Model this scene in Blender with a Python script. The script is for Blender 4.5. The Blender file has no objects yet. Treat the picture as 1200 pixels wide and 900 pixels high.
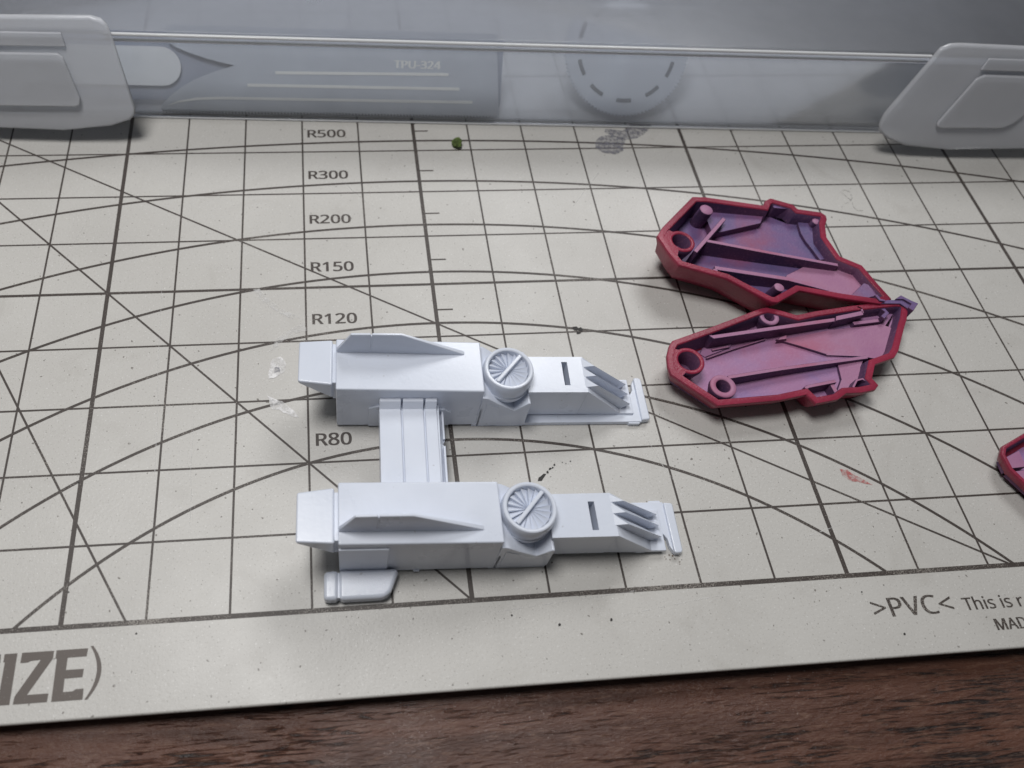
import bpy, bmesh, math, random
from mathutils import Vector, Matrix

random.seed(7)
C = bpy.context.scene.collection
scene = bpy.context.scene
S = 0.01                      # all lengths below are centimetres

# ------------------------------------------------------------------ camera
cd = bpy.data.cameras.new('camera')
cam = bpy.data.objects.new('camera', cd)
C.objects.link(cam)
RW = Matrix(((0.9952191, -0.0795915, 0.0566050), (0.0397813, 0.8596562, 0.5093217), (-0.0891985, -0.5046349, 0.8587125)))
cam.matrix_world = Matrix.Translation(Vector((-1.64112, -2.44882, 9.59717)) * S) @ RW.transposed().to_4x4()
cd.sensor_width = 36.0
cd.lens = 26.94
cd.shift_x = 0.10833
cd.clip_start = 0.001
cd.clip_end = 50.0
cd.dof.use_dof = True
cd.dof.focus_distance = 0.108
cd.dof.aperture_fstop = 27.0
scene.camera = cam

# ------------------------------------------------------------------ light
w = bpy.data.worlds.new('World')
scene.world = w
w.use_nodes = True
w.node_tree.nodes['Background'].inputs[0].default_value = (0.93, 0.96, 1.0, 1)
w.node_tree.nodes['Background'].inputs[1].default_value = 0.062


def area(name, loc, target, size, power, col):
    l = bpy.data.lights.new(name, 'AREA')
    l.shape = 'DISK'
    l.size = size * S
    l.energy = power
    l.color = col
    o = bpy.data.objects.new(name, l)
    o.location = Vector(loc) * S
    o.rotation_euler = (Vector(target) - Vector(loc)).to_track_quat('-Z', 'Y').to_euler()
    C.objects.link(o)
    return o


area('ceiling_lamp', (-6.5, 5.4, 28), (-1.5, 3.5, 0), 10, 0.54, (1.0, 0.99, 0.98))
area('ceiling_lamp', (15, 31, 34), (0.5, 4, 0), 16, 0.74, (0.985, 0.99, 1.0))

scene.view_settings.view_transform = 'Standard'
scene.view_settings.look = 'None'
scene.view_settings.exposure = 0.0
scene.view_settings.gamma = 1.0
scene.cycles.max_bounces = 12
scene.cycles.transparent_max_bounces = 24
scene.cycles.use_denoising = True
scene.cycles.caustics_refractive = False
scene.cycles.caustics_reflective = False

# ------------------------------------------------------------------ materials


def srgb(r, g, b):
    f = lambda c: (c / 255 / 12.92) if c / 255 <= 0.04045 else ((c / 255 + 0.055) / 1.055) ** 2.4
    return (f(r), f(g), f(b), 1)


class NT:
    def __init__(self, name):
        self.m = bpy.data.materials.new(name)
        self.m.use_nodes = True
        self.t = self.m.node_tree
        self.b = self.t.nodes['Principled BSDF']
        self.out = self.t.nodes['Material Output']

    def n(self, kind, **kw):
        x = self.t.nodes.new(kind)
        for k, v in kw.items():
            if k.startswith('_'):
                setattr(x, k[1:], v)
            else:
                x.inputs[k.replace('__', ' ')].default_value = v
        return x

    def l(self, a, b):
        self.t.links.new(a, b)

    def coord(self, scale=(1, 1, 1)):
        tc = self.n('ShaderNodeTexCoord')
        mp = self.n('ShaderNodeMapping', Scale=scale)
        self.l(tc.outputs['Object'], mp.inputs['Vector'])
        return mp.outputs['Vector']

    def noise(self, vec, scale, detail=4, rough=0.55, dist=0.0):
        x = self.n('ShaderNodeTexNoise', Scale=scale, Detail=detail, Roughness=rough, Distortion=dist)
        self.l(vec, x.inputs['Vector'])
        return x.outputs['Fac']

    def ramp(self, fac, stops, interp='LINEAR'):
        r = self.n('ShaderNodeValToRGB')
        r.color_ramp.interpolation = interp
        e = r.color_ramp.elements
        while len(e) < len(stops):
            e.new(0.5)
        for i, (p, c) in enumerate(stops):
            e[i].position = p
            e[i].color = c if len(c) == 4 else (*c, 1)
        self.l(fac, r.inputs['Fac'])
        return r.outputs['Color']

    def mix(self, fac, a, b, mode='MIX'):
        x = self.n('ShaderNodeMix', _data_type='RGBA', _blend_type=mode)
        for s, v in ((x.inputs[0], fac), (x.inputs[6], a), (x.inputs[7], b)):
            if hasattr(v, 'is_output'):
                self.l(v, s)
            else:
                s.default_value = v
        return x.outputs[2]

    def bump(self, h, strength, dist):
        x = self.n('ShaderNodeBump', Strength=strength, Distance=dist)
        self.l(h, x.inputs['Height'])
        self.l(x.outputs['Normal'], self.b.inputs['Normal'])

    def set(self, **kw):
        for k, v in kw.items():
            s = self.b.inputs[k.replace('__', ' ')]
            if hasattr(v, 'is_output'):
                self.l(v, s)
            else:
                s.default_value = v


BW = lambda v: (v, v, v, 1)


def mat_mat():
    t = NT('pale_grey_pvc')
    v = t.coord()
    cloud = t.noise(v, 35, 5, 0.6)
    base = t.ramp(cloud, [(0.30, (0.492, 0.478, 0.452)), (0.70, (0.552, 0.538, 0.510))])
    dark = t.ramp(t.noise(v, 4200, 2, 0.6), [(0.625, BW(0)), (0.72, BW(0.8))])
    base = t.mix(dark, base, (0.27, 0.25, 0.225, 1))
    big = t.ramp(t.noise(v, 1500, 1, 0.5), [(0.735, BW(0)), (0.77, BW(0.8))])
    base = t.mix(big, base, (0.12, 0.105, 0.09, 1))
    lite = t.ramp(t.noise(v, 3600, 2, 0.6), [(0.29, BW(0.9)), (0.375, BW(0))])
    base = t.mix(lite, base, (0.68, 0.67, 0.65, 1))
    smudge = t.ramp(t.noise(v, 90, 3, 0.6, 1.0), [(0.58, BW(0)), (0.76, BW(0.30))])
    base = t.mix(smudge, base, (0.38, 0.36, 0.33, 1))
    t.set(Base__Color=base, Roughness=t.ramp(t.noise(v, 55, 4), [(0.3, BW(0.36)), (0.7, BW(0.52))]), Specular__IOR__Level=0.45)
    t.bump(t.noise(v, 2200, 3, 0.7), 0.16, 0.0003)
    return t.m


def ink_mat(name, col, worn):
    t = NT(name)
    v = t.coord()
    n = t.noise(v, 6500, 2, 0.65)
    patch = t.noise(v, 60, 2, 0.5)
    x = t.n('ShaderNodeMath', _operation='MULTIPLY_ADD')
    t.l(patch, x.inputs[0])
    x.inputs[1].default_value = 0.55
    t.l(n, x.inputs[2])
    f = t.ramp(x.outputs[0], [(0.90 - worn, BW(0)), (0.96 - worn, BW(0.75))])
    t.set(Base__Color=t.mix(f, col, (0.36, 0.335, 0.30, 1)), Roughness=0.55)
    return t.m


def white_mat(name='white_polystyrene', bump=0.05, rough=(0.25, 0.37), grain=1600):
    t = NT(name)
    v = t.coord()
    c = t.ramp(t.noise(v, 120, 4), [(0.3, (0.635, 0.675, 0.765)), (0.7, (0.675, 0.715, 0.805))])
    sp = t.ramp(t.noise(v, 900, 1), [(0.76, BW(0)), (0.79, BW(0.5))])
    t.set(Base__Color=t.mix(sp, c, (0.4, 0.4, 0.42, 1)), Roughness=t.ramp(t.noise(v, 160, 4), [(0.3, BW(rough[0])), (0.7, BW(rough[1]))]),
          Specular__IOR__Level=0.5, Coat__Weight=0.3, Coat__Roughness=0.13, Subsurface__Weight=0.06, Subsurface__Radius=(0.001, 0.001, 0.001), Subsurface__Scale=0.5)
    t.bump(t.noise(v, grain, 2), bump, 0.0003 if grain < 3000 else 0.00012)
    return t.m


def paint_mat(name, stops, rough=0.5, scale=110, dustc=(0.42, 0.20, 0.29, 1)):
    t = NT(name)
    v = t.coord()
    n = t.noise(v, scale, 4, 0.6, 0.4)
    c = t.ramp(n, stops)
    dust = t.ramp(t.noise(v, 2600, 2, 0.7), [(0.56, BW(0)), (0.74, BW(0.38))])
    c = t.mix(dust, c, dustc)
    t.set(Base__Color=c, Roughness=rough, Specular__IOR__Level=0.35)
    t.bump(t.noise(v, 2400, 3, 0.7), 0.22, 0.0003)
    return t.m


def wood_mat():
    t = NT('dark_walnut_laminate')
    g = t.noise(t.coord((1, 7, 7)), 16, 6, 0.6, 1.0)
    c = t.ramp(g, [(0.28, (0.047, 0.0195, 0.0125)), (0.50, (0.100, 0.043, 0.028)), (0.74, (0.155, 0.071, 0.047))])
    grain = t.coord((0.085, 1, 1))
    n1 = t.noise(grain, 2100, 4, 0.62, 0.8)
    patch = t.noise(t.coord((0.35, 1, 1)), 110, 3, 0.55)
    x = t.n('ShaderNodeMath', _operation='MULTIPLY_ADD')
    t.l(patch, x.inputs[0])
    x.inputs[1].default_value = 0.55
    t.l(n1, x.inputs[2])
    st = t.ramp(x.outputs[0], [(0.81, BW(0)), (0.93, BW(0.93))])
    c = t.mix(st, c, (0.007, 0.005, 0.005, 1))
    lt = t.ramp(t.noise(t.coord((0.16, 1, 1)), 2600, 3, 0.7), [(0.52, BW(0)), (0.72, BW(0.55))])
    c = t.mix(lt, c, (0.20, 0.115, 0.08, 1))
    fl = t.ramp(t.noise(t.coord((0.6, 1, 1)), 4200, 2, 0.6), [(0.66, BW(0)), (0.74, BW(0.55))])  # pale flecks painted into the colour in place of glints on the grain
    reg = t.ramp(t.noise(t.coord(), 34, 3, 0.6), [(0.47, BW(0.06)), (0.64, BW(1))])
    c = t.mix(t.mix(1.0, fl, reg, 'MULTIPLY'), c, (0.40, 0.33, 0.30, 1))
    t.set(Base__Color=c, Roughness=t.ramp(t.noise(t.coord(), 220, 3), [(0.35, BW(0.34)), (0.65, BW(0.5))]), Specular__IOR__Level=0.45)
    h = t.n('ShaderNodeMath', _operation='MULTIPLY_ADD')
    t.l(st, h.inputs[0])
    h.inputs[1].default_value = -0.8
    t.l(t.noise(t.coord((0.3, 1, 1)), 2300, 4, 0.75), h.inputs[2])
    t.bump(h.outputs[0], 0.55, 0.0004)
    cb = t.n('ShaderNodeBump', Strength=0.8, Distance=0.00016)
    t.l(t.noise(t.coord((0.5, 1, 1)), 2600, 3, 0.75), cb.inputs['Height'])
    t.l(cb.outputs['Normal'], t.b.inputs['Coat Normal'])
    glint = t.ramp(t.noise(t.coord(), 38, 3, 0.6), [(0.44, BW(0.0)), (0.62, BW(0.28))])
    t.set(Coat__Weight=glint, Coat__Roughness=0.10)
    return t.m


def frosted(name, clear, col, gloss_rough=0.22, trans=0.75, ior=1.35, blur=0.4, brough=0.16):
    """Milky polypropylene: part of the light passes straight, the rest is scattered."""
    t = NT(name)
    t.t.nodes.remove(t.b)
    v = t.coord()
    tr = t.n('ShaderNodeBsdfTransparent', Color=(0.95, 0.965, 0.985, 1))
    df = t.n('ShaderNodeBsdfDiffuse', Color=col)
    tl = t.n('ShaderNodeBsdfTranslucent', Color=col)
    gl = t.n('ShaderNodeBsdfGlossy', Roughness=gloss_rough, Color=(1, 1, 1, 1))
    m1 = t.n('ShaderNodeMixShader', Fac=trans)
    t.l(df.outputs[0], m1.inputs[1])
    t.l(tl.outputs[0], m1.inputs[2])
    m2 = t.n('ShaderNodeMixShader')
    f = t.ramp(t.noise(v, 40, 4), [(0.3, BW(max(clear - 0.04, 0))), (0.7, BW(clear + 0.04))])
    t.l(f, m2.inputs[0])
    t.l(m1.outputs[0], m2.inputs[1])
    rf = t.n('ShaderNodeBsdfRefraction', Color=(0.96, 0.97, 0.985, 1), Roughness=brough, IOR=1.25)
    m4 = t.n('ShaderNodeMixShader', Fac=blur)
    t.l(tr.outputs[0], m4.inputs[1])
    t.l(rf.outputs[0], m4.inputs[2])
    t.l(m4.outputs[0], m2.inputs[2])
    fr = t.n('ShaderNodeFresnel', IOR=ior)
    m3 = t.n('ShaderNodeMixShader')
    t.l(fr.outputs[0], m3.inputs[0])
    t.l(m2.outputs[0], m3.inputs[1])
    t.l(gl.outputs[0], m3.inputs[2])
    bp = t.n('ShaderNodeBump', Strength=0.06, Distance=0.0003)
    t.l(t.noise(v, 260, 4, 0.6), bp.inputs['Height'])
    for s in (df, tl, gl, rf):
        t.l(bp.outputs[0], s.inputs['Normal'])
    t.l(m3.outputs[0], t.out.inputs[0])
    return t.m


def plain(name, col, rough=0.5, metal=0.0, var=0.12, scale=300):
    t = NT(name)
    v = t.coord()
    a = tuple(c * (1 - var) for c in col[:3])
    b = tuple(min(c * (1 + var), 1) for c in col[:3])
    t.set(Base__Color=t.ramp(t.noise(v, scale, 3), [(0.35, a), (0.65, b)]), Roughness=rough, Metallic=metal)
    return t.m


def smear_mat(name, col, cover, scale=700):
    t = NT(name)
    v = t.coord()
    tr = t.n('ShaderNodeBsdfTransparent')
    mx = t.n('ShaderNodeMixShader')
    f = t.ramp(t.noise(v, scale, 4, 0.7), [(0.42, BW(max(cover - 0.6, 0))), (0.62, BW(cover))])
    t.l(f, mx.inputs[0])
    t.set(Base__Color=col, Roughness=0.6)
    t.l(tr.outputs[0], mx.inputs[1])
    t.l(t.b.outputs[0], mx.inputs[2])
    t.l(mx.outputs[0], t.out.inputs[0])
    return t.m


M = dict(
    mat=mat_mat(),
    mat_core=plain('black_mat_core', (0.018, 0.015, 0.014), 0.7),
    ink=ink_mat('brown_print_ink', (0.052, 0.041, 0.036, 1), 0.0),
    ink_worn=ink_mat('worn_print_ink', (0.052, 0.041, 0.036, 1), 0.06),
    ink_big=ink_mat('soft_brown_print_ink', (0.105, 0.086, 0.075, 1), -0.05),
    white=white_mat(),
    white_grain=white_mat('grainy_white_polystyrene', 0.38, (0.16, 0.24), 6500),
    red=paint_mat('red_paint', [(0.3, (0.20, 0.017, 0.042)), (0.7, (0.32, 0.030, 0.066))], 0.36, 90, (0.40, 0.075, 0.15, 1)),
    pink=paint_mat('pink_overspray', [(0.25, (0.33, 0.135, 0.265)), (0.50, (0.385, 0.185, 0.305)), (0.75, (0.40, 0.10, 0.17))], 0.5, 70),
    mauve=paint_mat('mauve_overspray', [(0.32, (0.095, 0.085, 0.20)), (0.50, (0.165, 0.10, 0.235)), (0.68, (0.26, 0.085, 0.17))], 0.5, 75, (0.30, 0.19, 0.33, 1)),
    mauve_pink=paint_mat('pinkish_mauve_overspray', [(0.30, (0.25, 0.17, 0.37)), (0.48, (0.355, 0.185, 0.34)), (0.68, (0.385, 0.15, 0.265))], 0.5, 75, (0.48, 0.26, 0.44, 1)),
    violet=paint_mat('shaded_violet_primer', [(0.3, (0.05, 0.036, 0.10)), (0.7, (0.15, 0.06, 0.12))], 0.55, 80),  # primer on the side walls, its colour darkened to hold some deep shade
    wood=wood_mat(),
    tray=frosted('frosted_tray_plastic', 0.80, (0.99, 0.992, 0.998, 1), trans=0.66, blur=0.0, brough=0.10),
    lid=frosted('frosted_lid_plastic', 0.71, (0.93, 0.935, 0.99, 1), 0.14, trans=0.92, ior=1.18, blur=0.0),
    latch=frosted('frosted_latch_plastic', 0.56, (0.935, 0.95, 1.0, 1), 0.2, trans=0.12, blur=0.06, brough=0.2),
    tray_floor=frosted('clear_floor_plastic', 0.62, (0.97, 0.972, 0.985, 1), trans=0.3, ior=1.1, blur=0.0),
    rim=frosted('clear_rim_plastic', 0.12, (0.95, 0.96, 0.98, 1), 0.12, trans=0.35),
    steel=plain('pale_brushed_steel', (0.57, 0.60, 0.65), 0.5, 0.1, 0.05, 120),
    steel_dark=plain('dark_slot', (0.14, 0.15, 0.17), 0.6),
    cream=plain('cream_slot', (0.97, 0.95, 0.88), 0.5, 0, 0.03),
    card=plain('white_card', (0.86, 0.87, 0.87), 0.6, 0, 0.03),
    grey_liner=plain('blue_grey_liner', (0.38, 0.41, 0.49), 0.7, 0, 0.06, 60),
    leaf=plain('dry_green_crumb', (0.085, 0.125, 0.030), 0.8, 0, 0.5, 1200),
    smear_white=smear_mat('dried_white_smear', (0.80, 0.79, 0.79, 1), 0.95),
    smear_faint=smear_mat('faint_white_smear', (0.72, 0.71, 0.70, 1), 0.60, 900),
    smear_blue=smear_mat('blue_grey_scuff', (0.20, 0.20, 0.235, 1), 0.80, 1400),
    smear_red=smear_mat('red_paint_smudge', (0.50, 0.11, 0.11, 1), 0.72, 1100),
    smear_dark=smear_mat('dark_fleck', (0.014, 0.012, 0.011, 1), 1.6, 1500),
    smear_thin=smear_mat('thin_grey_trace', (0.22, 0.20, 0.18, 1), 0.5, 1500),
    smear_brown=smear_mat('brown_fleck', (0.13, 0.075, 0.045, 1), 0.9, 1500),
)

# ------------------------------------------------------------------ mesh helpers


class MB:
    def __init__(self):
        self.v, self.f, self.mi = [], [], []

    def add(self, verts, faces, mi=0):
        o = len(self.v)
        self.v += [tuple(p) for p in verts]
        for f in faces:
            self.f.append([i + o for i in f])
            self.mi.append(mi)

    def box(self, x0, x1, y0, y1, z0, z1, mi=0):
        self.prism([(x0, y0), (x1, y0), (x1, y1), (x0, y1)], z0, z1, mi)

    def prism(self, poly, z0, z1, mi=0, side=None, top=None, inset=0.0):
        """plan polygon between z0 and z1 (z0/z1 may be functions of x, y)."""
        side = mi if side is None else side
        top = mi if top is None else top
        area2 = sum(poly[i][0] * poly[(i + 1) % len(poly)][1] - poly[(i + 1) % len(poly)][0] * poly[i][1] for i in range(len(poly)))
        if area2 < 0:
            poly = poly[::-1]
        n = len(poly)
        fz = lambda z, p: z(p[0], p[1]) if callable(z) else z
        tp = inset_poly(poly, inset) if inset else poly
        lo = [(p[0], p[1], fz(z0, p)) for p in poly]
        hi = [(p[0], p[1], fz(z1, p)) for p in tp]
        self.add(lo + hi, [(i, (i + 1) % n, n + (i + 1) % n, n + i) for i in range(n)], side)
        self.cap(hi, top)
        self.cap(lo[::-1], side)

    def cap(self, loop, mi=0):
        self.add(loop, [tuple(range(len(loop)))], mi)

    def extr(self, poly, axis_fn, a0, a1, mi=0):
        """profile polygon (p, q) swept from a0 to a1; axis_fn(p, q, a) gives the point."""
        n = len(poly)
        A = [axis_fn(p, q, a0) for p, q in poly]
        B = [axis_fn(p, q, a1) for p, q in poly]
        self.add(A + B, [(i, (i + 1) % n, n + (i + 1) % n, n + i) for i in range(n)], mi)
        self.cap(A[::-1], mi)
        self.cap(B, mi)

    def lathe(self, prof, cx, cy, n=48, mi=0, shear=None, close=False):
        """profile list of (r, z, mi); shear moves each ring by (dx, dy) per z."""
        rings = []
        for p in prof:
            r, z = p[0], p[1]
            sx, sy = (shear(z) if shear else (0, 0))
            if r < 1e-6:
                rings.append([(cx + sx, cy + sy, z)])
            else:
                rings.append([(cx + sx + r * math.cos(2 * math.pi * k / n), cy + sy + r * math.sin(2 * math.pi * k / n), z) for k in range(n)])
        for a in range(len(rings) - 1):
            m_ = prof[a + 1][2] if len(prof[a + 1]) > 2 else mi
            A, B = rings[a], rings[a + 1]
            if len(A) == 1:
                self.add(A + B, [(0, 1 + k, 1 + (k + 1) % n) for k in range(n)], m_)
            elif len(B) == 1:
                self.add(A + B, [(k, (k + 1) % n, n) for k in range(n)], m_)
            else:
                self.add(A + B, [(k, (k + 1) % n, n + (k + 1) % n, n + k) for k in range(n)], m_)

    def build(self, name, mats, parent=None, bevel=0.0, seg=2, angle=32, origin=None, smooth=True, merge=True):
        me = bpy.data.meshes.new(name)
        o0 = Vector(origin) if origin else Vector((0, 0, 0))
        me.from_pydata([(Vector(p) - o0) * S for p in self.v], [], self.f)
        for m in (mats if isinstance(mats, (list, tuple)) else [mats]):
            me.materials.append(m)
        for p, i in zip(me.polygons, self.mi):
            p.material_index = i
        bm = bmesh.new()
        bm.from_mesh(me)
        if merge:
            bmesh.ops.remove_doubles(bm, verts=bm.verts, dist=2e-7)
            bmesh.ops.recalc_face_normals(bm, faces=bm.faces)
        if smooth:
            for f in bm.faces:
                f.smooth = True
            for e in bm.edges:
                e.smooth = len(e.link_faces) == 2 and e.calc_face_angle(9) < math.radians(angle)
        bm.to_mesh(me)
        bm.free()
        o = bpy.data.objects.new(name, me)
        C.objects.link(o)
        o.location = o0 * S
        if parent:
            o.parent = parent
            if origin is None:
                pass
        if bevel:
            b = o.modifiers.new('edge', 'BEVEL')
            b.width = bevel * S
            b.segments = seg
            b.limit_method = 'ANGLE'
            b.angle_limit = math.radians(angle)
            b.harden_normals = True
            b.use_clamp_overlap = True
        return o


def inset_poly(poly, d):
    """move each vertex of a CCW polygon inwards by d (mitre limited)."""
    n = len(poly)
    out = []
    dfun = d if callable(d) else (lambda x, y: d)
    for i in range(n):
        p0, p1, p2 = (Vector(poly[(i + k) % n][:2]) for k in (-1, 0, 1))
        e1 = (p1 - p0).normalized()
        e2 = (p2 - p1).normalized()
        n1 = Vector((-e1.y, e1.x))
        n2 = Vector((-e2.y, e2.x))
        b = n1 + n2
        if b.length < 1e-6:
            b = n1
        b.normalize()
        k = dfun(p1.x, p1.y) / max(b.dot(n1), 0.55)
        out.append((p1.x + b.x * k, p1.y + b.y * k))
    return out


def ccw(poly):
    a = sum(poly[i][0] * poly[(i + 1) % len(poly)][1] - poly[(i + 1) % len(poly)][0] * poly[i][1] for i in range(len(poly)))
    return poly if a > 0 else poly[::-1]


def empty(name, loc, label, cat, group=None, rot=(0, 0, 0)):
    o = bpy.data.objects.new(name, None)
    o.empty_display_size = 0.005
    C.objects.link(o)
    o.location = Vector(loc) * S
    o.rotation_euler = rot
    tag(o, label, cat, group)
    return o


def tag(o, label, cat=None, group=None, kind=None):
    if label:
        o['label'] = label
    if cat:
        o['category'] = cat
    if group:
        o['group'] = group
    if kind:
        o['kind'] = kind
    return o


# ------------------------------------------------------------------ table and mat
TABLE_Z = -0.30
b = MB()
b.box(-60, 60, -30, 60, TABLE_Z - 2.5, TABLE_Z)
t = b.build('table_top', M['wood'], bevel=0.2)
tag(t, 'dark brown walnut grain table top under the cutting mat', kind='structure')

mat = empty('cutting_mat', (0, 0, TABLE_Z), 'pale grey cutting mat with dark printed grid and arcs on the wooden table', 'cutting mat')
mat_off = Vector((0, 0, -TABLE_Z)) * S


def mpart(o):
    """mesh built in world centimetres, hung under the mat."""
    o.parent = mat
    o.location = o.location + mat_off
    return o


b = MB()
b.box(-15.2, 14.8, -1.05, 21.5, -0.07, 0.0)
mpart(b.build('top_sheet', M['mat'], bevel=0.03))
b = MB()
b.box(-15.17, 14.77, -1.02, 21.47, TABLE_Z + 0.002, -0.07)
mpart(b.build('core_layer', M['mat_core'], bevel=0.02))

LZ = [0.0012]


def strip(name, pts, wid, m):
    """flat printed line through the plan points, a hair above the last one."""
    LZ[0] += 0.00002
    z = LZ[0]
    n = len(pts)
    L, R = [], []
    for i in range(n):
        a = Vector(pts[max(i - 1, 0)])
        c = Vector(pts[min(i + 1, n - 1)])
        d = (c - a).normalized()
        nn = Vector((-d.y, d.x)) * wid / 2
        p = Vector(pts[i])
        L.append((p.x + nn.x, p.y + nn.y, z))
        R.append((p.x - nn.x, p.y - nn.y, z))
    bb = MB()
    bb.add(L + R, [(n + i, n + i + 1, i + 1, i) for i in range(n - 1)])
    return mpart(bb.build(name, M[m], smooth=False, merge=False))


XMIN, XMAX, YMAX = -11, 13, 17
for X in range(XMIN, XMAX + 1):
    strip('grid_line', [(X, 0), (X, YMAX)], 0.062 if X % 5 == 0 else 0.030, 'ink')
for Y in range(1, YMAX + 1):
    strip('grid_line', [(XMIN, Y), (XMAX, Y)], 0.046 if Y % 5 == 0 else 0.029, 'ink')
strip('border_line', [(XMIN - 1, 0), (XMAX + 1, 0)], 0.062, 'ink_worn')
for r, a in ((8, 2.25), (10, 3.25), (12, 4.25), (15, 5.25), (20, 6.25), (30, 7.25), (50, 8.25)):
    cy = a - r
    ang0 = math.acos(max(-1, min(1, -cy / r))) if cy < 0 else math.pi / 2
    ang0 = min(ang0, math.asin(min(1, 11.5 / r)))
    k = 96
    strip('arc_line', [(r * math.sin(-ang0 + 2 * ang0 * i / k), cy + r * math.cos(-ang0 + 2 * ang0 * i / k)) for i in range(k + 1)], 0.042, 'ink' if r > 8 else 'ink_worn')
strip('angle_line', [(-11, 4.235 + 11 * 0.57735), (7.335, 0)], 0.030, 'ink')
strip('angle_line', [(-11, 11), (0, 0)], 0.030, 'ink')
strip('angle_line', [(-4.23 - 14 / 1.73205, 14), (-4.23, 0)], 0.030, 'ink')
for k in range(4, 12):
    strip('tick_mark', [(0.03, k + 0.5), (0.27, k + 0.5)], 0.028, 'ink')

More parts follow.
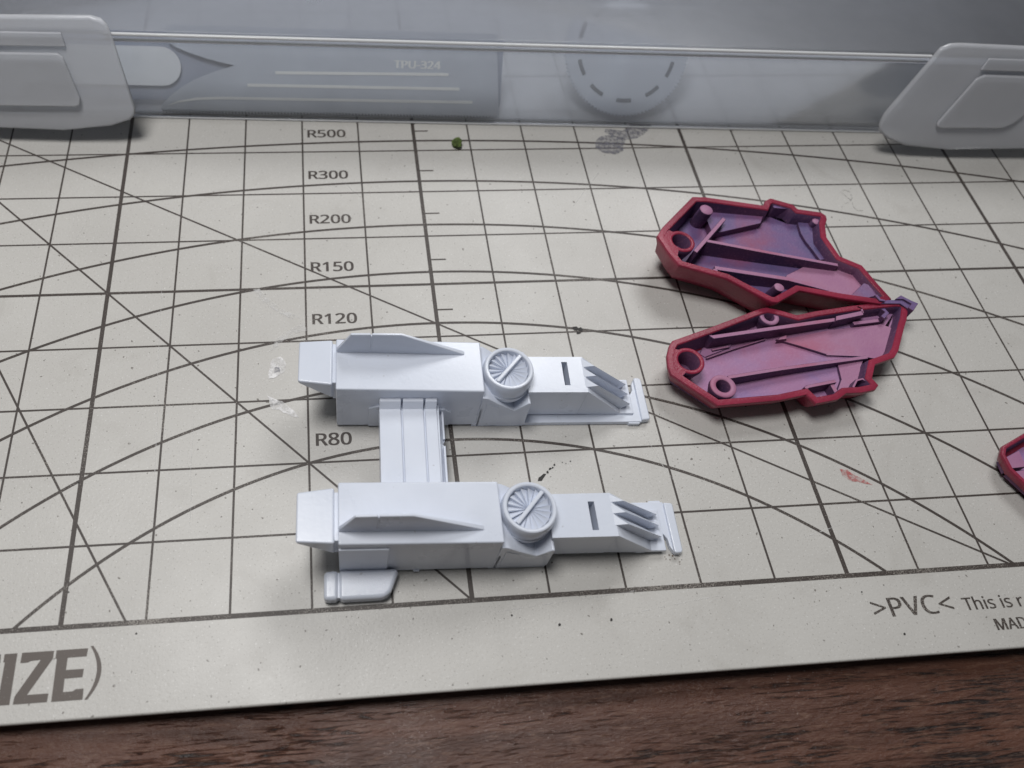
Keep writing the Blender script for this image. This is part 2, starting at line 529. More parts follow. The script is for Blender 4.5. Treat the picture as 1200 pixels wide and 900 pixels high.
GLYPHS = {
 'R500': ("2.888,0.767 2.908,0.688 2.919,0.599 2.923,0.501 2.921,0.426 2.916,0.357 2.906,0.293 2.892,0.235 2.873,0.182 2.849,0.136 2.82,0.095 2.786,0.062 2.746,0.035 2.701,0.015 2.65,0.004 2.594,0 2.525,0.007 2.463,0.027 2.41,0.061 2.365,0.108 2.329,0.166 2.302,0.235 2.283,0.315 2.272,0.403 2.268,0.501 2.271,0.599 2.282,0.687 2.299,0.766 2.325,0.835 2.36,0.893 2.404,0.939 2.458,0.973 2.521,0.993 2.594,1 2.664,0.993 2.726,0.973 2.779,0.939 2.824,0.893 2.861,0.835 2.432,0.712 2.422,0.652 2.416,0.581 2.414,0.501 2.416,0.42 2.422,0.349 2.432,0.289 2.447,0.238 2.467,0.198 2.491,0.167 2.519,0.146 2.553,0.133 2.594,0.129 2.635,0.133 2.67,0.146 2.698,0.167 2.722,0.197 2.742,0.237 2.757,0.288 2.767,0.349 2.774,0.42 2.776,0.501 2.774,0.581 2.767,0.652 2.757,0.712 2.742,0.762 2.722,0.802 2.698,0.833 2.669,0.854 2.635,0.867 2.594,0.871 2.553,0.867 2.519,0.854 2.491,0.833 2.467,0.802 2.447,0.762 2.133,0.767 2.153,0.688 2.164,0.599 2.168,0.501 2.166,0.426 2.16,0.357 2.151,0.293 2.137,0.235 2.118,0.182 2.094,0.136 2.065,0.095 2.031,0.062 1.991,0.035 1.946,0.015 1.895,0.004 1.839,0 1.77,0.007 1.708,0.027 1.655,0.061 1.61,0.108 1.574,0.166 1.547,0.235 1.528,0.315 1.517,0.403 1.513,0.501 1.516,0.599 1.527,0.687 1.544,0.766 1.57,0.835 1.605,0.893 1.649,0.939 1.703,0.973 1.766,0.993 1.839,1 1.909,0.993 1.97,0.973 2.024,0.939 2.069,0.893 2.105,0.835 1.677,0.712 1.667,0.652 1.661,0.581 1.659,0.501 1.661,0.42 1.667,0.349 1.677,0.289 1.692,0.238 1.712,0.198 1.735,0.167 1.764,0.146 1.798,0.133 1.839,0.129 1.88,0.133 1.914,0.146 1.943,0.167 1.967,0.197 1.986,0.237 2.002,0.288 2.012,0.349 2.019,0.42 2.021,0.501 2.019,0.581 2.012,0.652 2.002,0.712 1.986,0.762 1.967,0.802 1.943,0.833 1.914,0.854 1.88,0.867 1.839,0.871 1.798,0.867 1.764,0.854 1.735,0.833 1.712,0.802 1.692,0.762 0.985,0.616 1.012,0.619 1.04,0.62 1.071,0.621 1.134,0.617 1.192,0.606 1.245,0.587 1.291,0.56 1.33,0.527 1.361,0.487 1.384,0.44 1.398,0.387 1.403,0.329 1.398,0.265 1.383,0.206 1.358,0.153 1.324,0.107 1.282,0.069 1.231,0.039 1.173,0.017 1.107,0.004 1.035,0 0.987,0.002 0.94,0.006 0.896,0.014 0.854,0.024 0.817,0.037 0.776,0.057 0.776,0.201 0.831,0.171 0.868,0.157 0.91,0.145 0.954,0.136 0.996,0.13 1.036,0.129 1.08,0.131 1.118,0.138 1.153,0.149 1.183,0.165 1.207,0.186 1.227,0.211 1.242,0.241 1.251,0.276 1.254,0.317 1.248,0.37 1.231,0.414 1.202,0.448 1.161,0.473 1.105,0.488 1.032,0.494 1.008,0.493 0.98,0.491 0.95,0.487 0.921,0.483 0.896,0.479 0.869,0.473 0.798,0.518 0.835,0.985 1.337,0.985 1.337,0.85 0.962,0.85 0.942,0.609 0.94,0.609 0.96,0.612 0,0.985 0.275,0.985 0.35,0.982 0.416,0.972 0.474,0.955 0.523,0.93 0.563,0.899 0.594,0.86 0.616,0.814 0.629,0.761 0.633,0.703 0.63,0.653 0.62,0.609 0.604,0.57 0.582,0.537 0.557,0.509 0.528,0.485 0.498,0.466 0.467,0.45 0.451,0.443 0.715,0.013 0.541,0.013 0.313,0.403 0.148,0.403 0.148,0.013 0,0.013 0.391,0.836 0.357,0.845 0.316,0.851 0.268,0.853 0.148,0.853 0.148,0.533 0.274,0.533 0.342,0.538 0.395,0.552 0.433,0.575 0.459,0.606 0.475,0.647 0.48,0.698 0.478,0.734 0.47,0.764 0.458,0.788 0.442,0.808 0.419,0.824",
  "32,34,33 31,34,32 31,35,34 30,35,31 30,36,35 30,37,36 29,37,30 29,69,37 69,68,37 68,38,37 28,70,29 70,69,29 67,38,68 28,71,70 28,72,71 66,38,67 66,0,38 27,72,28 27,73,72 65,0,66 27,74,73 64,0,65 64,1,0 26,74,27 26,39,74 63,1,64 26,40,39 62,1,63 62,2,1 25,40,26 25,41,40 61,2,62 61,3,2 24,41,25 24,42,41 60,3,61 60,4,3 24,43,42 59,4,60 23,43,24 59,5,4 23,44,43 58,5,59 22,44,23 58,6,5 22,45,44 57,6,58 21,45,22 57,7,6 21,46,45 56,7,57 21,47,46 55,7,56 20,47,21 55,8,7 20,48,47 54,8,55 54,9,8 20,49,48 53,9,54 19,49,20 19,50,49 52,9,53 52,10,9 19,51,50 51,10,52 19,10,51 18,10,19 18,11,10 18,12,11 17,12,18 17,13,12 16,13,17 16,14,13 15,14,16 107,109,108 106,109,107 106,110,109 105,110,106 105,111,110 105,112,111 104,112,105 104,144,112 144,143,112 143,113,112 103,145,104 145,144,104 142,113,143 103,146,145 103,147,146 141,113,142 141,75,113 102,147,103 102,148,147 140,75,141 102,149,148 139,75,140 139,76,75 101,149,102 101,114,149 138,76,139 101,115,114 137,76,138 137,77,76 100,115,101 100,116,115 136,77,137 136,78,77 99,116,100 99,117,116 135,78,136 135,79,78 99,118,117 134,79,135 98,118,99 134,80,79 98,119,118 133,80,134 97,119,98 133,81,80 97,120,119 132,81,133 96,120,97 132,82,81 96,121,120 131,82,132 96,122,121 130,82,131 95,122,96 130,83,82 95,123,122 129,83,130 129,84,83 95,124,123 128,84,129 94,124,95 94,125,124 127,84,128 127,85,84 94,126,125 126,85,127 94,85,126 93,85,94 93,86,85 93,87,86 92,87,93 92,88,87 91,88,92 91,89,88 90,89,91 206,210,207 210,208,207 210,209,208 206,212,210 212,211,210 152,154,153 151,154,152 150,154,151 150,155,154 213,155,150 212,155,213 206,155,212 206,156,155 206,157,156 206,158,157 206,159,158 205,204,206 204,203,206 203,202,206 202,201,206 201,200,206 200,199,206 199,159,206 198,159,199 197,159,198 197,160,159 196,160,197 195,160,196 195,161,160 194,161,195 194,162,161 193,162,194 193,163,162 192,163,193 191,163,192 191,164,163 190,164,191 189,164,190 189,165,164 177,179,178 188,165,189 177,180,179 187,165,188 177,181,180 187,166,165 186,166,187 177,182,181 185,166,186 177,183,182 184,166,185 177,184,183 177,166,184 177,167,166 177,168,167 176,168,177 176,169,168 175,169,176 174,169,175 174,170,169 173,170,174 172,170,173 172,171,170 239,244,214 244,215,214 244,216,215 244,217,216 244,218,217 244,219,218 244,220,219 244,221,220 244,243,221 243,242,221 242,222,221 239,245,244 241,222,242 240,222,241 257,222,240 256,222,257 256,223,222 255,223,256 254,223,255 253,223,254 253,224,223 252,224,253 252,225,224 251,225,252 251,226,225 250,226,251 250,227,226 249,227,250 248,227,249 248,228,227 247,228,248 246,228,247 246,229,228 239,237,245 237,246,245 237,229,246 237,230,229 237,231,230 237,232,231 237,233,232 237,236,233 236,234,233 239,238,237 235,234,236"),
 'R300': ("2.888,0.767 2.908,0.688 2.919,0.599 2.923,0.501 2.921,0.426 2.916,0.357 2.906,0.293 2.892,0.235 2.873,0.182 2.849,0.136 2.82,0.095 2.786,0.062 2.746,0.035 2.701,0.015 2.65,0.004 2.594,0 2.525,0.007 2.463,0.027 2.41,0.061 2.365,0.108 2.329,0.166 2.302,0.235 2.283,0.315 2.272,0.403 2.268,0.501 2.271,0.599 2.282,0.687 2.299,0.766 2.325,0.835 2.36,0.893 2.404,0.939 2.458,0.973 2.521,0.993 2.594,1 2.664,0.993 2.726,0.973 2.779,0.939 2.824,0.893 2.861,0.835 2.432,0.712 2.422,0.652 2.416,0.581 2.414,0.501 2.416,0.42 2.422,0.349 2.432,0.289 2.447,0.238 2.467,0.198 2.491,0.167 2.519,0.146 2.553,0.133 2.594,0.129 2.635,0.133 2.67,0.146 2.698,0.167 2.722,0.197 2.742,0.237 2.757,0.288 2.767,0.349 2.774,0.42 2.776,0.501 2.774,0.581 2.767,0.652 2.757,0.712 2.742,0.762 2.722,0.802 2.698,0.833 2.669,0.854 2.635,0.867 2.594,0.871 2.553,0.867 2.519,0.854 2.491,0.833 2.467,0.802 2.447,0.762 2.133,0.767 2.153,0.688 2.164,0.599 2.168,0.501 2.166,0.426 2.16,0.357 2.151,0.293 2.137,0.235 2.118,0.182 2.094,0.136 2.065,0.095 2.031,0.062 1.991,0.035 1.946,0.015 1.895,0.004 1.839,0 1.77,0.007 1.708,0.027 1.655,0.061 1.61,0.108 1.574,0.166 1.547,0.235 1.528,0.315 1.517,0.403 1.513,0.501 1.516,0.599 1.527,0.687 1.544,0.766 1.57,0.835 1.605,0.893 1.649,0.939 1.703,0.973 1.766,0.993 1.839,1 1.909,0.993 1.97,0.973 2.024,0.939 2.069,0.893 2.105,0.835 1.677,0.712 1.667,0.652 1.661,0.581 1.659,0.501 1.661,0.42 1.667,0.349 1.677,0.289 1.692,0.238 1.712,0.198 1.735,0.167 1.764,0.146 1.798,0.133 1.839,0.129 1.88,0.133 1.914,0.146 1.943,0.167 1.967,0.197 1.986,0.237 2.002,0.288 2.012,0.349 2.019,0.42 2.021,0.501 2.019,0.581 2.012,0.652 2.002,0.712 1.986,0.762 1.967,0.802 1.943,0.833 1.914,0.854 1.88,0.867 1.839,0.871 1.798,0.867 1.764,0.854 1.735,0.833 1.712,0.802 1.692,0.762 1.297,0.929 1.339,0.878 1.365,0.818 1.374,0.751 1.371,0.708 1.362,0.669 1.348,0.634 1.329,0.603 1.304,0.576 1.275,0.553 1.242,0.534 1.206,0.52 1.178,0.513 1.178,0.531 1.237,0.52 1.296,0.494 1.343,0.458 1.376,0.412 1.396,0.358 1.403,0.296 1.398,0.241 1.385,0.19 1.362,0.142 1.33,0.1 1.288,0.065 1.237,0.037 1.177,0.016 1.106,0.004 1.026,0 0.977,0.001 0.93,0.005 0.886,0.012 0.843,0.021 0.801,0.035 0.752,0.057 0.752,0.197 0.813,0.17 0.855,0.156 0.899,0.143 0.943,0.135 0.986,0.129 1.027,0.127 1.101,0.133 1.159,0.148 1.2,0.173 1.228,0.207 1.246,0.249 1.251,0.299 1.248,0.333 1.239,0.361 1.224,0.385 1.202,0.405 1.175,0.421 1.141,0.434 1.1,0.443 1.054,0.448 1.002,0.45 0.896,0.45 0.896,0.579 1.003,0.579 1.051,0.581 1.092,0.588 1.128,0.6 1.157,0.616 1.182,0.635 1.2,0.657 1.214,0.683 1.222,0.711 1.225,0.742 1.22,0.781 1.207,0.812 1.184,0.837 1.153,0.856 1.115,0.867 1.068,0.871 1.037,0.87 1.008,0.867 0.981,0.862 0.955,0.855 0.931,0.846 0.908,0.835 0.885,0.823 0.862,0.809 0.827,0.787 0.752,0.89 0.801,0.924 0.844,0.948 0.892,0.969 0.946,0.985 1.004,0.995 1.067,0.999 1.16,0.991 1.237,0.968 0,0.985 0.275,0.985 0.35,0.982 0.416,0.972 0.474,0.955 0.523,0.93 0.563,0.899 0.594,0.86 0.616,0.814 0.629,0.761 0.633,0.703 0.63,0.653 0.62,0.609 0.604,0.57 0.582,0.537 0.557,0.509 0.528,0.485 0.498,0.466 0.467,0.45 0.451,0.443 0.715,0.013 0.541,0.013 0.313,0.403 0.148,0.403 0.148,0.013 0,0.013 0.391,0.836 0.357,0.845 0.316,0.851 0.268,0.853 0.148,0.853 0.148,0.533 0.274,0.533 0.342,0.538 0.395,0.552 0.433,0.575 0.459,0.606 0.475,0.647 0.48,0.698 0.478,0.734 0.47,0.764 0.458,0.788 0.442,0.808 0.419,0.824",
  "32,34,33 31,34,32 31,35,34 30,35,31 30,36,35 30,37,36 29,37,30 29,69,37 69,68,37 68,38,37 28,70,29 70,69,29 67,38,68 28,71,70 28,72,71 66,38,67 66,0,38 27,72,28 27,73,72 65,0,66 27,74,73 64,0,65 64,1,0 26,74,27 26,39,74 63,1,64 26,40,39 62,1,63 62,2,1 25,40,26 25,41,40 61,2,62 61,3,2 24,41,25 24,42,41 60,3,61 60,4,3 24,43,42 59,4,60 23,43,24 59,5,4 23,44,43 58,5,59 22,44,23 58,6,5 22,45,44 57,6,58 21,45,22 57,7,6 21,46,45 56,7,57 21,47,46 55,7,56 20,47,21 55,8,7 20,48,47 54,8,55 54,9,8 20,49,48 53,9,54 19,49,20 19,50,49 52,9,53 52,10,9 19,51,50 51,10,52 19,10,51 18,10,19 18,11,10 18,12,11 17,12,18 17,13,12 16,13,17 16,14,13 15,14,16 107,109,108 106,109,107 106,110,109 105,110,106 105,111,110 105,112,111 104,112,105 104,144,112 144,143,112 143,113,112 103,145,104 145,144,104 142,113,143 103,146,145 103,147,146 141,113,142 141,75,113 102,147,103 102,148,147 140,75,141 102,149,148 139,75,140 139,76,75 101,149,102 101,114,149 138,76,139 101,115,114 137,76,138 137,77,76 100,115,101 100,116,115 136,77,137 136,78,77 99,116,100 99,117,116 135,78,136 135,79,78 99,118,117 134,79,135 98,118,99 134,80,79 98,119,118 133,80,134 97,119,98 133,81,80 97,120,119 132,81,133 96,120,97 132,82,81 96,121,120 131,82,132 96,122,121 130,82,131 95,122,96 130,83,82 95,123,122 129,83,130 129,84,83 95,124,123 128,84,129 94,124,95 94,125,124 127,84,128 127,85,84 94,126,125 126,85,127 94,85,126 93,85,94 93,86,85 93,87,86 92,87,93 92,88,87 91,88,92 91,89,88 90,89,91 239,241,240 238,241,239 238,242,241 237,242,238 236,242,237 236,150,242 235,150,236 235,151,150 234,151,235 233,232,234 232,231,234 231,230,234 230,229,234 229,228,234 228,227,234 227,226,234 226,225,234 225,224,234 224,151,234 224,223,151 223,152,151 222,152,223 221,152,222 220,152,221 220,153,152 219,153,220 218,153,219 218,154,153 217,154,218 216,154,217 216,155,154 215,155,216 215,156,155 214,156,215 213,156,214 213,157,156 212,157,213 212,158,157 211,158,212 210,158,211 209,158,210 207,209,208 207,158,209 207,163,158 163,159,158 163,160,159 163,161,160 207,162,163 161,164,163 162,164,161 162,165,164 207,165,162 207,166,165 207,206,166 206,205,166 205,167,166 204,167,205 203,167,204 202,167,203 201,167,202 201,168,167 200,168,201 199,168,200 198,168,199 198,169,168 197,169,198 196,169,197 196,170,169 195,170,196 195,171,170 194,171,195 184,186,185 194,172,171 193,172,194 184,187,186 184,188,187 192,172,193 184,189,188 192,173,172 184,190,189 191,173,192 184,191,190 184,173,191 184,174,173 184,175,174 183,175,184 183,176,175 182,176,183 181,176,182 181,177,176 180,177,181 179,177,180 179,178,177 268,273,243 273,244,243 273,245,244 273,246,245 273,247,246 273,248,247 273,249,248 273,250,249 273,272,250 272,271,250 271,251,250 268,274,273 270,251,271 269,251,270 286,251,269 285,251,286 285,252,251 284,252,285 283,252,284 282,252,283 282,253,252 281,253,282 281,254,253 280,254,281 280,255,254 279,255,280 279,256,255 278,256,279 277,256,278 277,257,256 276,257,277 275,257,276 275,258,257 268,266,274 266,275,274 266,258,275 266,259,258 266,260,259 266,261,260 266,262,261 266,265,262 265,263,262 268,267,266 264,263,265"),
 'R200': ("2.888,0.767 2.908,0.688 2.919,0.599 2.923,0.501 2.921,0.426 2.916,0.357 2.906,0.293 2.892,0.235 2.873,0.182 2.849,0.136 2.82,0.095 2.786,0.062 2.746,0.035 2.701,0.015 2.65,0.004 2.594,0 2.525,0.007 2.463,0.027 2.41,0.061 2.365,0.108 2.329,0.166 2.302,0.235 2.283,0.315 2.272,0.403 2.268,0.501 2.271,0.599 2.282,0.687 2.299,0.766 2.325,0.835 2.36,0.893 2.404,0.939 2.458,0.973 2.521,0.993 2.594,1 2.664,0.993 2.726,0.973 2.779,0.939 2.824,0.893 2.861,0.835 2.432,0.712 2.422,0.652 2.416,0.581 2.414,0.501 2.416,0.42 2.422,0.349 2.432,0.289 2.447,0.238 2.467,0.198 2.491,0.167 2.519,0.146 2.553,0.133 2.594,0.129 2.635,0.133 2.67,0.146 2.698,0.167 2.722,0.197 2.742,0.237 2.757,0.288 2.767,0.349 2.774,0.42 2.776,0.501 2.774,0.581 2.767,0.652 2.757,0.712 2.742,0.762 2.722,0.802 2.698,0.833 2.669,0.854 2.635,0.867 2.594,0.871 2.553,0.867 2.519,0.854 2.491,0.833 2.467,0.802 2.447,0.762 2.133,0.767 2.153,0.688 2.164,0.599 2.168,0.501 2.166,0.426 2.16,0.357 2.151,0.293 2.137,0.235 2.118,0.182 2.094,0.136 2.065,0.095 2.031,0.062 1.991,0.035 1.946,0.015 1.895,0.004 1.839,0 1.77,0.007 1.708,0.027 1.655,0.061 1.61,0.108 1.574,0.166 1.547,0.235 1.528,0.315 1.517,0.403 1.513,0.501 1.516,0.599 1.527,0.687 1.544,0.766 1.57,0.835 1.605,0.893 1.649,0.939 1.703,0.973 1.766,0.993 1.839,1 1.909,0.993 1.97,0.973 2.024,0.939 2.069,0.893 2.105,0.835 1.677,0.712 1.667,0.652 1.661,0.581 1.659,0.501 1.661,0.42 1.667,0.349 1.677,0.289 1.692,0.238 1.712,0.198 1.735,0.167 1.764,0.146 1.798,0.133 1.839,0.129 1.88,0.133 1.914,0.146 1.943,0.167 1.967,0.197 1.986,0.237 2.002,0.288 2.012,0.349 2.019,0.42 2.021,0.501 2.019,0.581 2.012,0.652 2.002,0.712 1.986,0.762 1.967,0.802 1.943,0.833 1.914,0.854 1.88,0.867 1.839,0.871 1.798,0.867 1.764,0.854 1.735,0.833 1.712,0.802 1.692,0.762 1.409,0.148 1.409,0.013 0.756,0.013 0.756,0.131 1.008,0.384 1.052,0.43 1.092,0.472 1.127,0.51 1.156,0.546 1.18,0.581 1.199,0.616 1.212,0.651 1.22,0.687 1.222,0.726 1.218,0.771 1.204,0.806 1.181,0.833 1.151,0.853 1.114,0.866 1.071,0.87 1.029,0.867 0.991,0.86 0.956,0.847 0.922,0.83 0.888,0.809 0.841,0.775 0.761,0.875 0.798,0.905 0.826,0.925 0.856,0.943 0.887,0.959 0.92,0.972 0.955,0.984 0.992,0.992 1.031,0.997 1.071,0.999 1.129,0.995 1.182,0.985 1.229,0.967 1.271,0.942 1.305,0.912 1.334,0.875 1.354,0.832 1.367,0.785 1.371,0.733 1.367,0.683 1.357,0.634 1.339,0.588 1.316,0.544 1.287,0.5 1.252,0.457 1.214,0.414 1.171,0.369 1.125,0.323 0.933,0.133 0.933,0.148 0,0.985 0.275,0.985 0.35,0.982 0.416,0.972 0.474,0.955 0.523,0.93 0.563,0.899 0.594,0.86 0.616,0.814 0.629,0.761 0.633,0.703 0.63,0.653 0.62,0.609 0.604,0.57 0.582,0.537 0.557,0.509 0.528,0.485 0.498,0.466 0.467,0.45 0.451,0.443 0.715,0.013 0.541,0.013 0.313,0.403 0.148,0.403 0.148,0.013 0,0.013 0.391,0.836 0.357,0.845 0.316,0.851 0.268,0.853 0.148,0.853 0.148,0.533 0.274,0.533 0.342,0.538 0.395,0.552 0.433,0.575 0.459,0.606 0.475,0.647 0.48,0.698 0.478,0.734 0.47,0.764 0.458,0.788 0.442,0.808 0.419,0.824",
  "32,34,33 31,34,32 31,35,34 30,35,31 30,36,35 30,37,36 29,37,30 29,69,37 69,68,37 68,38,37 28,70,29 70,69,29 67,38,68 28,71,70 28,72,71 66,38,67 66,0,38 27,72,28 27,73,72 65,0,66 27,74,73 64,0,65 64,1,0 26,74,27 26,39,74 63,1,64 26,40,39 62,1,63 62,2,1 25,40,26 25,41,40 61,2,62 61,3,2 24,41,25 24,42,41 60,3,61 60,4,3 24,43,42 59,4,60 23,43,24 59,5,4 23,44,43 58,5,59 22,44,23 58,6,5 22,45,44 57,6,58 21,45,22 57,7,6 21,46,45 56,7,57 21,47,46 55,7,56 20,47,21 55,8,7 20,48,47 54,8,55 54,9,8 20,49,48 53,9,54 19,49,20 19,50,49 52,9,53 52,10,9 19,51,50 51,10,52 19,10,51 18,10,19 18,11,10 18,12,11 17,12,18 17,13,12 16,13,17 16,14,13 15,14,16 107,109,108 106,109,107 106,110,109 105,110,106 105,111,110 105,112,111 104,112,105 104,144,112 144,143,112 143,113,112 103,145,104 145,144,104 142,113,143 103,146,145 103,147,146 141,113,142 141,75,113 102,147,103 102,148,147 140,75,141 102,149,148 139,75,140 139,76,75 101,149,102 101,114,149 138,76,139 101,115,114 137,76,138 137,77,76 100,115,101 100,116,115 136,77,137 136,78,77 99,116,100 99,117,116 135,78,136 135,79,78 99,118,117 134,79,135 98,118,99 134,80,79 98,119,118 133,80,134 97,119,98 133,81,80 97,120,119 132,81,133 96,120,97 132,82,81 96,121,120 131,82,132 96,122,121 130,82,131 95,122,96 130,83,82 95,123,122 129,83,130 129,84,83 95,124,123 128,84,129 94,124,95 94,125,124 127,84,128 127,85,84 94,126,125 126,85,127 94,85,126 93,85,94 93,86,85 93,87,86 92,87,93 92,88,87 91,88,92 91,89,88 90,89,91 184,186,185 183,186,184 183,187,186 182,187,183 182,188,187 181,188,182 180,188,181 180,189,188 179,189,180 178,189,179 178,190,189 177,190,178 177,191,190 176,191,177 175,174,176 174,173,176 173,172,176 172,171,176 171,170,176 170,169,176 169,191,176 169,168,191 168,192,191 167,192,168 166,192,167 165,192,166 165,193,192 164,193,165 164,194,193 163,194,164 163,195,194 162,195,163 161,195,162 161,196,195 160,196,161 160,197,196 159,197,160 159,198,197 158,198,159 157,198,158 157,199,198 156,199,157 156,200,199 155,200,156 155,201,200 154,201,155 154,202,201 153,202,154 153,203,202 153,205,203 205,204,203 153,150,205 153,151,150 152,151,153 231,236,206 236,207,206 236,208,207 236,209,208 236,210,209 236,211,210 236,212,211 236,213,212 236,235,213 235,234,213 234,214,213 231,237,236 233,214,234 232,214,233 249,214,232 248,214,249 248,215,214 247,215,248 246,215,247 245,215,246 245,216,215 244,216,245 244,217,216 243,217,244 243,218,217 242,218,243 242,219,218 241,219,242 240,219,241 240,220,219 239,220,240 238,220,239 238,221,220 231,229,237 229,238,237 229,221,238 229,222,221 229,223,222 229,224,223 229,225,224 229,228,225 228,226,225 231,230,229 227,226,228"),
 'R150': ("2.888,0.767 2.908,0.688 2.919,0.599 2.923,0.501 2.921,0.426 2.916,0.357 2.906,0.293 2.892,0.235 2.873,0.182 2.849,0.136 2.82,0.095 2.786,0.062 2.746,0.035 2.701,0.015 2.65,0.004 2.594,0 2.525,0.007 2.463,0.027 2.41,0.061 2.365,0.108 2.329,0.166 2.302,0.235 2.283,0.315 2.272,0.403 2.268,0.501 2.271,0.599 2.282,0.687 2.299,0.766 2.325,0.835 2.36,0.893 2.404,0.939 2.458,0.973 2.521,0.993 2.594,1 2.664,0.993 2.726,0.973 2.779,0.939 2.824,0.893 2.861,0.835 2.432,0.712 2.422,0.652 2.416,0.581 2.414,0.501 2.416,0.42 2.422,0.349 2.432,0.289 2.447,0.238 2.467,0.198 2.491,0.167 2.519,0.146 2.553,0.133 2.594,0.129 2.635,0.133 2.67,0.146 2.698,0.167 2.722,0.197 2.742,0.237 2.757,0.288 2.767,0.349 2.774,0.42 2.776,0.501 2.774,0.581 2.767,0.652 2.757,0.712 2.742,0.762 2.722,0.802 2.698,0.833 2.669,0.854 2.635,0.867 2.594,0.871 2.553,0.867 2.519,0.854 2.491,0.833 2.467,0.802 2.447,0.762 1.74,0.616 1.767,0.619 1.795,0.62 1.826,0.621 1.889,0.617 1.947,0.606 2,0.587 2.046,0.56 2.085,0.527 2.116,0.487 2.139,0.44 2.153,0.387 2.158,0.329 2.153,0.265 2.138,0.206 2.113,0.153 2.079,0.107 2.037,0.069 1.986,0.039 1.928,0.017 1.863,0.004 1.791,0 1.742,0.002 1.695,0.006 1.651,0.014 1.609,0.024 1.572,0.037 1.531,0.057 1.531,0.201 1.586,0.171 1.623,0.157 1.665,0.145 1.709,0.136 1.751,0.13 1.792,0.129 1.835,0.131 1.873,0.138 1.908,0.149 1.938,0.165 1.962,0.186 1.982,0.211 1.997,0.241 2.006,0.276 2.009,0.317 2.003,0.37 1.986,0.414 1.957,0.448 1.916,0.473 1.86,0.488 1.787,0.494 1.763,0.493 1.735,0.491 1.705,0.487 1.676,0.483 1.651,0.479 1.624,0.473 1.553,0.518 1.591,0.985 2.092,0.985 2.092,0.85 1.717,0.85 1.697,0.609 1.695,0.609 1.716,0.612 1.191,0.985 1.191,0.013 1.048,0.013 1.048,0.687 1.048,0.711 1.048,0.733 1.049,0.752 1.049,0.769 1.05,0.786 1.051,0.802 1.052,0.817 1.053,0.833 1.051,0.812 1.065,0.825 1.052,0.813 1.04,0.802 1.027,0.792 1.013,0.779 0.996,0.765 0.884,0.674 0.805,0.775 1.075,0.985 0,0.985 0.275,0.985 0.35,0.982 0.416,0.972 0.474,0.955 0.523,0.93 0.563,0.899 0.594,0.86 0.616,0.814 0.629,0.761 0.633,0.703 0.63,0.653 0.62,0.609 0.604,0.57 0.582,0.537 0.557,0.509 0.528,0.485 0.498,0.466 0.467,0.45 0.451,0.443 0.715,0.013 0.541,0.013 0.313,0.403 0.148,0.403 0.148,0.013 0,0.013 0.391,0.836 0.357,0.845 0.316,0.851 0.268,0.853 0.148,0.853 0.148,0.533 0.274,0.533 0.342,0.538 0.395,0.552 0.433,0.575 0.459,0.606 0.475,0.647 0.48,0.698 0.478,0.734 0.47,0.764 0.458,0.788 0.442,0.808 0.419,0.824",
  "32,34,33 31,34,32 31,35,34 30,35,31 30,36,35 30,37,36 29,37,30 29,69,37 69,68,37 68,38,37 28,70,29 70,69,29 67,38,68 28,71,70 28,72,71 66,38,67 66,0,38 27,72,28 27,73,72 65,0,66 27,74,73 64,0,65 64,1,0 26,74,27 26,39,74 63,1,64 26,40,39 62,1,63 62,2,1 25,40,26 25,41,40 61,2,62 61,3,2 24,41,25 24,42,41 60,3,61 60,4,3 24,43,42 59,4,60 23,43,24 59,5,4 23,44,43 58,5,59 22,44,23 58,6,5 22,45,44 57,6,58 21,45,22 57,7,6 21,46,45 56,7,57 21,47,46 55,7,56 20,47,21 55,8,7 20,48,47 54,8,55 54,9,8 20,49,48 53,9,54 19,49,20 19,50,49 52,9,53 52,10,9 19,51,50 51,10,52 19,10,51 18,10,19 18,11,10 18,12,11 17,12,18 17,13,12 16,13,17 16,14,13 15,14,16 131,135,132 135,133,132 135,134,133 131,137,135 137,136,135 77,79,78 76,79,77 75,79,76 75,80,79 138,80,75 137,80,138 131,80,137 131,81,80 131,82,81 131,83,82 131,84,83 130,129,131 129,128,131 128,127,131 127,126,131 126,125,131 125,124,131 124,84,131 123,84,124 122,84,123 122,85,84 121,85,122 120,85,121 120,86,85 119,86,120 119,87,86 118,87,119 118,88,87 117,88,118 116,88,117 116,89,88 115,89,116 114,89,115 114,90,89 102,104,103 113,90,114 102,105,104 112,90,113 102,106,105 112,91,90 111,91,112 102,107,106 110,91,111 102,108,107 109,91,110 102,109,108 102,91,109 102,92,91 102,93,92 101,93,102 101,94,93 100,94,101 99,94,100 99,95,94 98,95,99 97,95,98 97,96,95 159,139,160 159,150,139 150,152,139 152,140,139 159,149,150 151,153,150 153,152,150 151,140,152 159,154,149 154,148,149 154,151,153 154,148,151 148,140,151 159,155,154 147,140,148 159,156,155 146,140,147 159,157,156 158,157,159 145,140,146 144,140,145 143,140,144 142,140,143 141,140,142 186,191,161 191,162,161 191,163,162 191,164,163 191,165,164 191,166,165 191,167,166 191,168,167 191,190,168 190,189,168 189,169,168 186,192,191 188,169,189 187,169,188 204,169,187 203,169,204 203,170,169 202,170,203 201,170,202 200,170,201 200,171,170 199,171,200 199,172,171 198,172,199 198,173,172 197,173,198 197,174,173 196,174,197 195,174,196 195,175,174 194,175,195 193,175,194 193,176,175 186,184,192 184,193,192 184,176,193 184,177,176 184,178,177 184,179,178 184,180,179 184,183,180 183,181,180 186,185,184 182,181,183"),
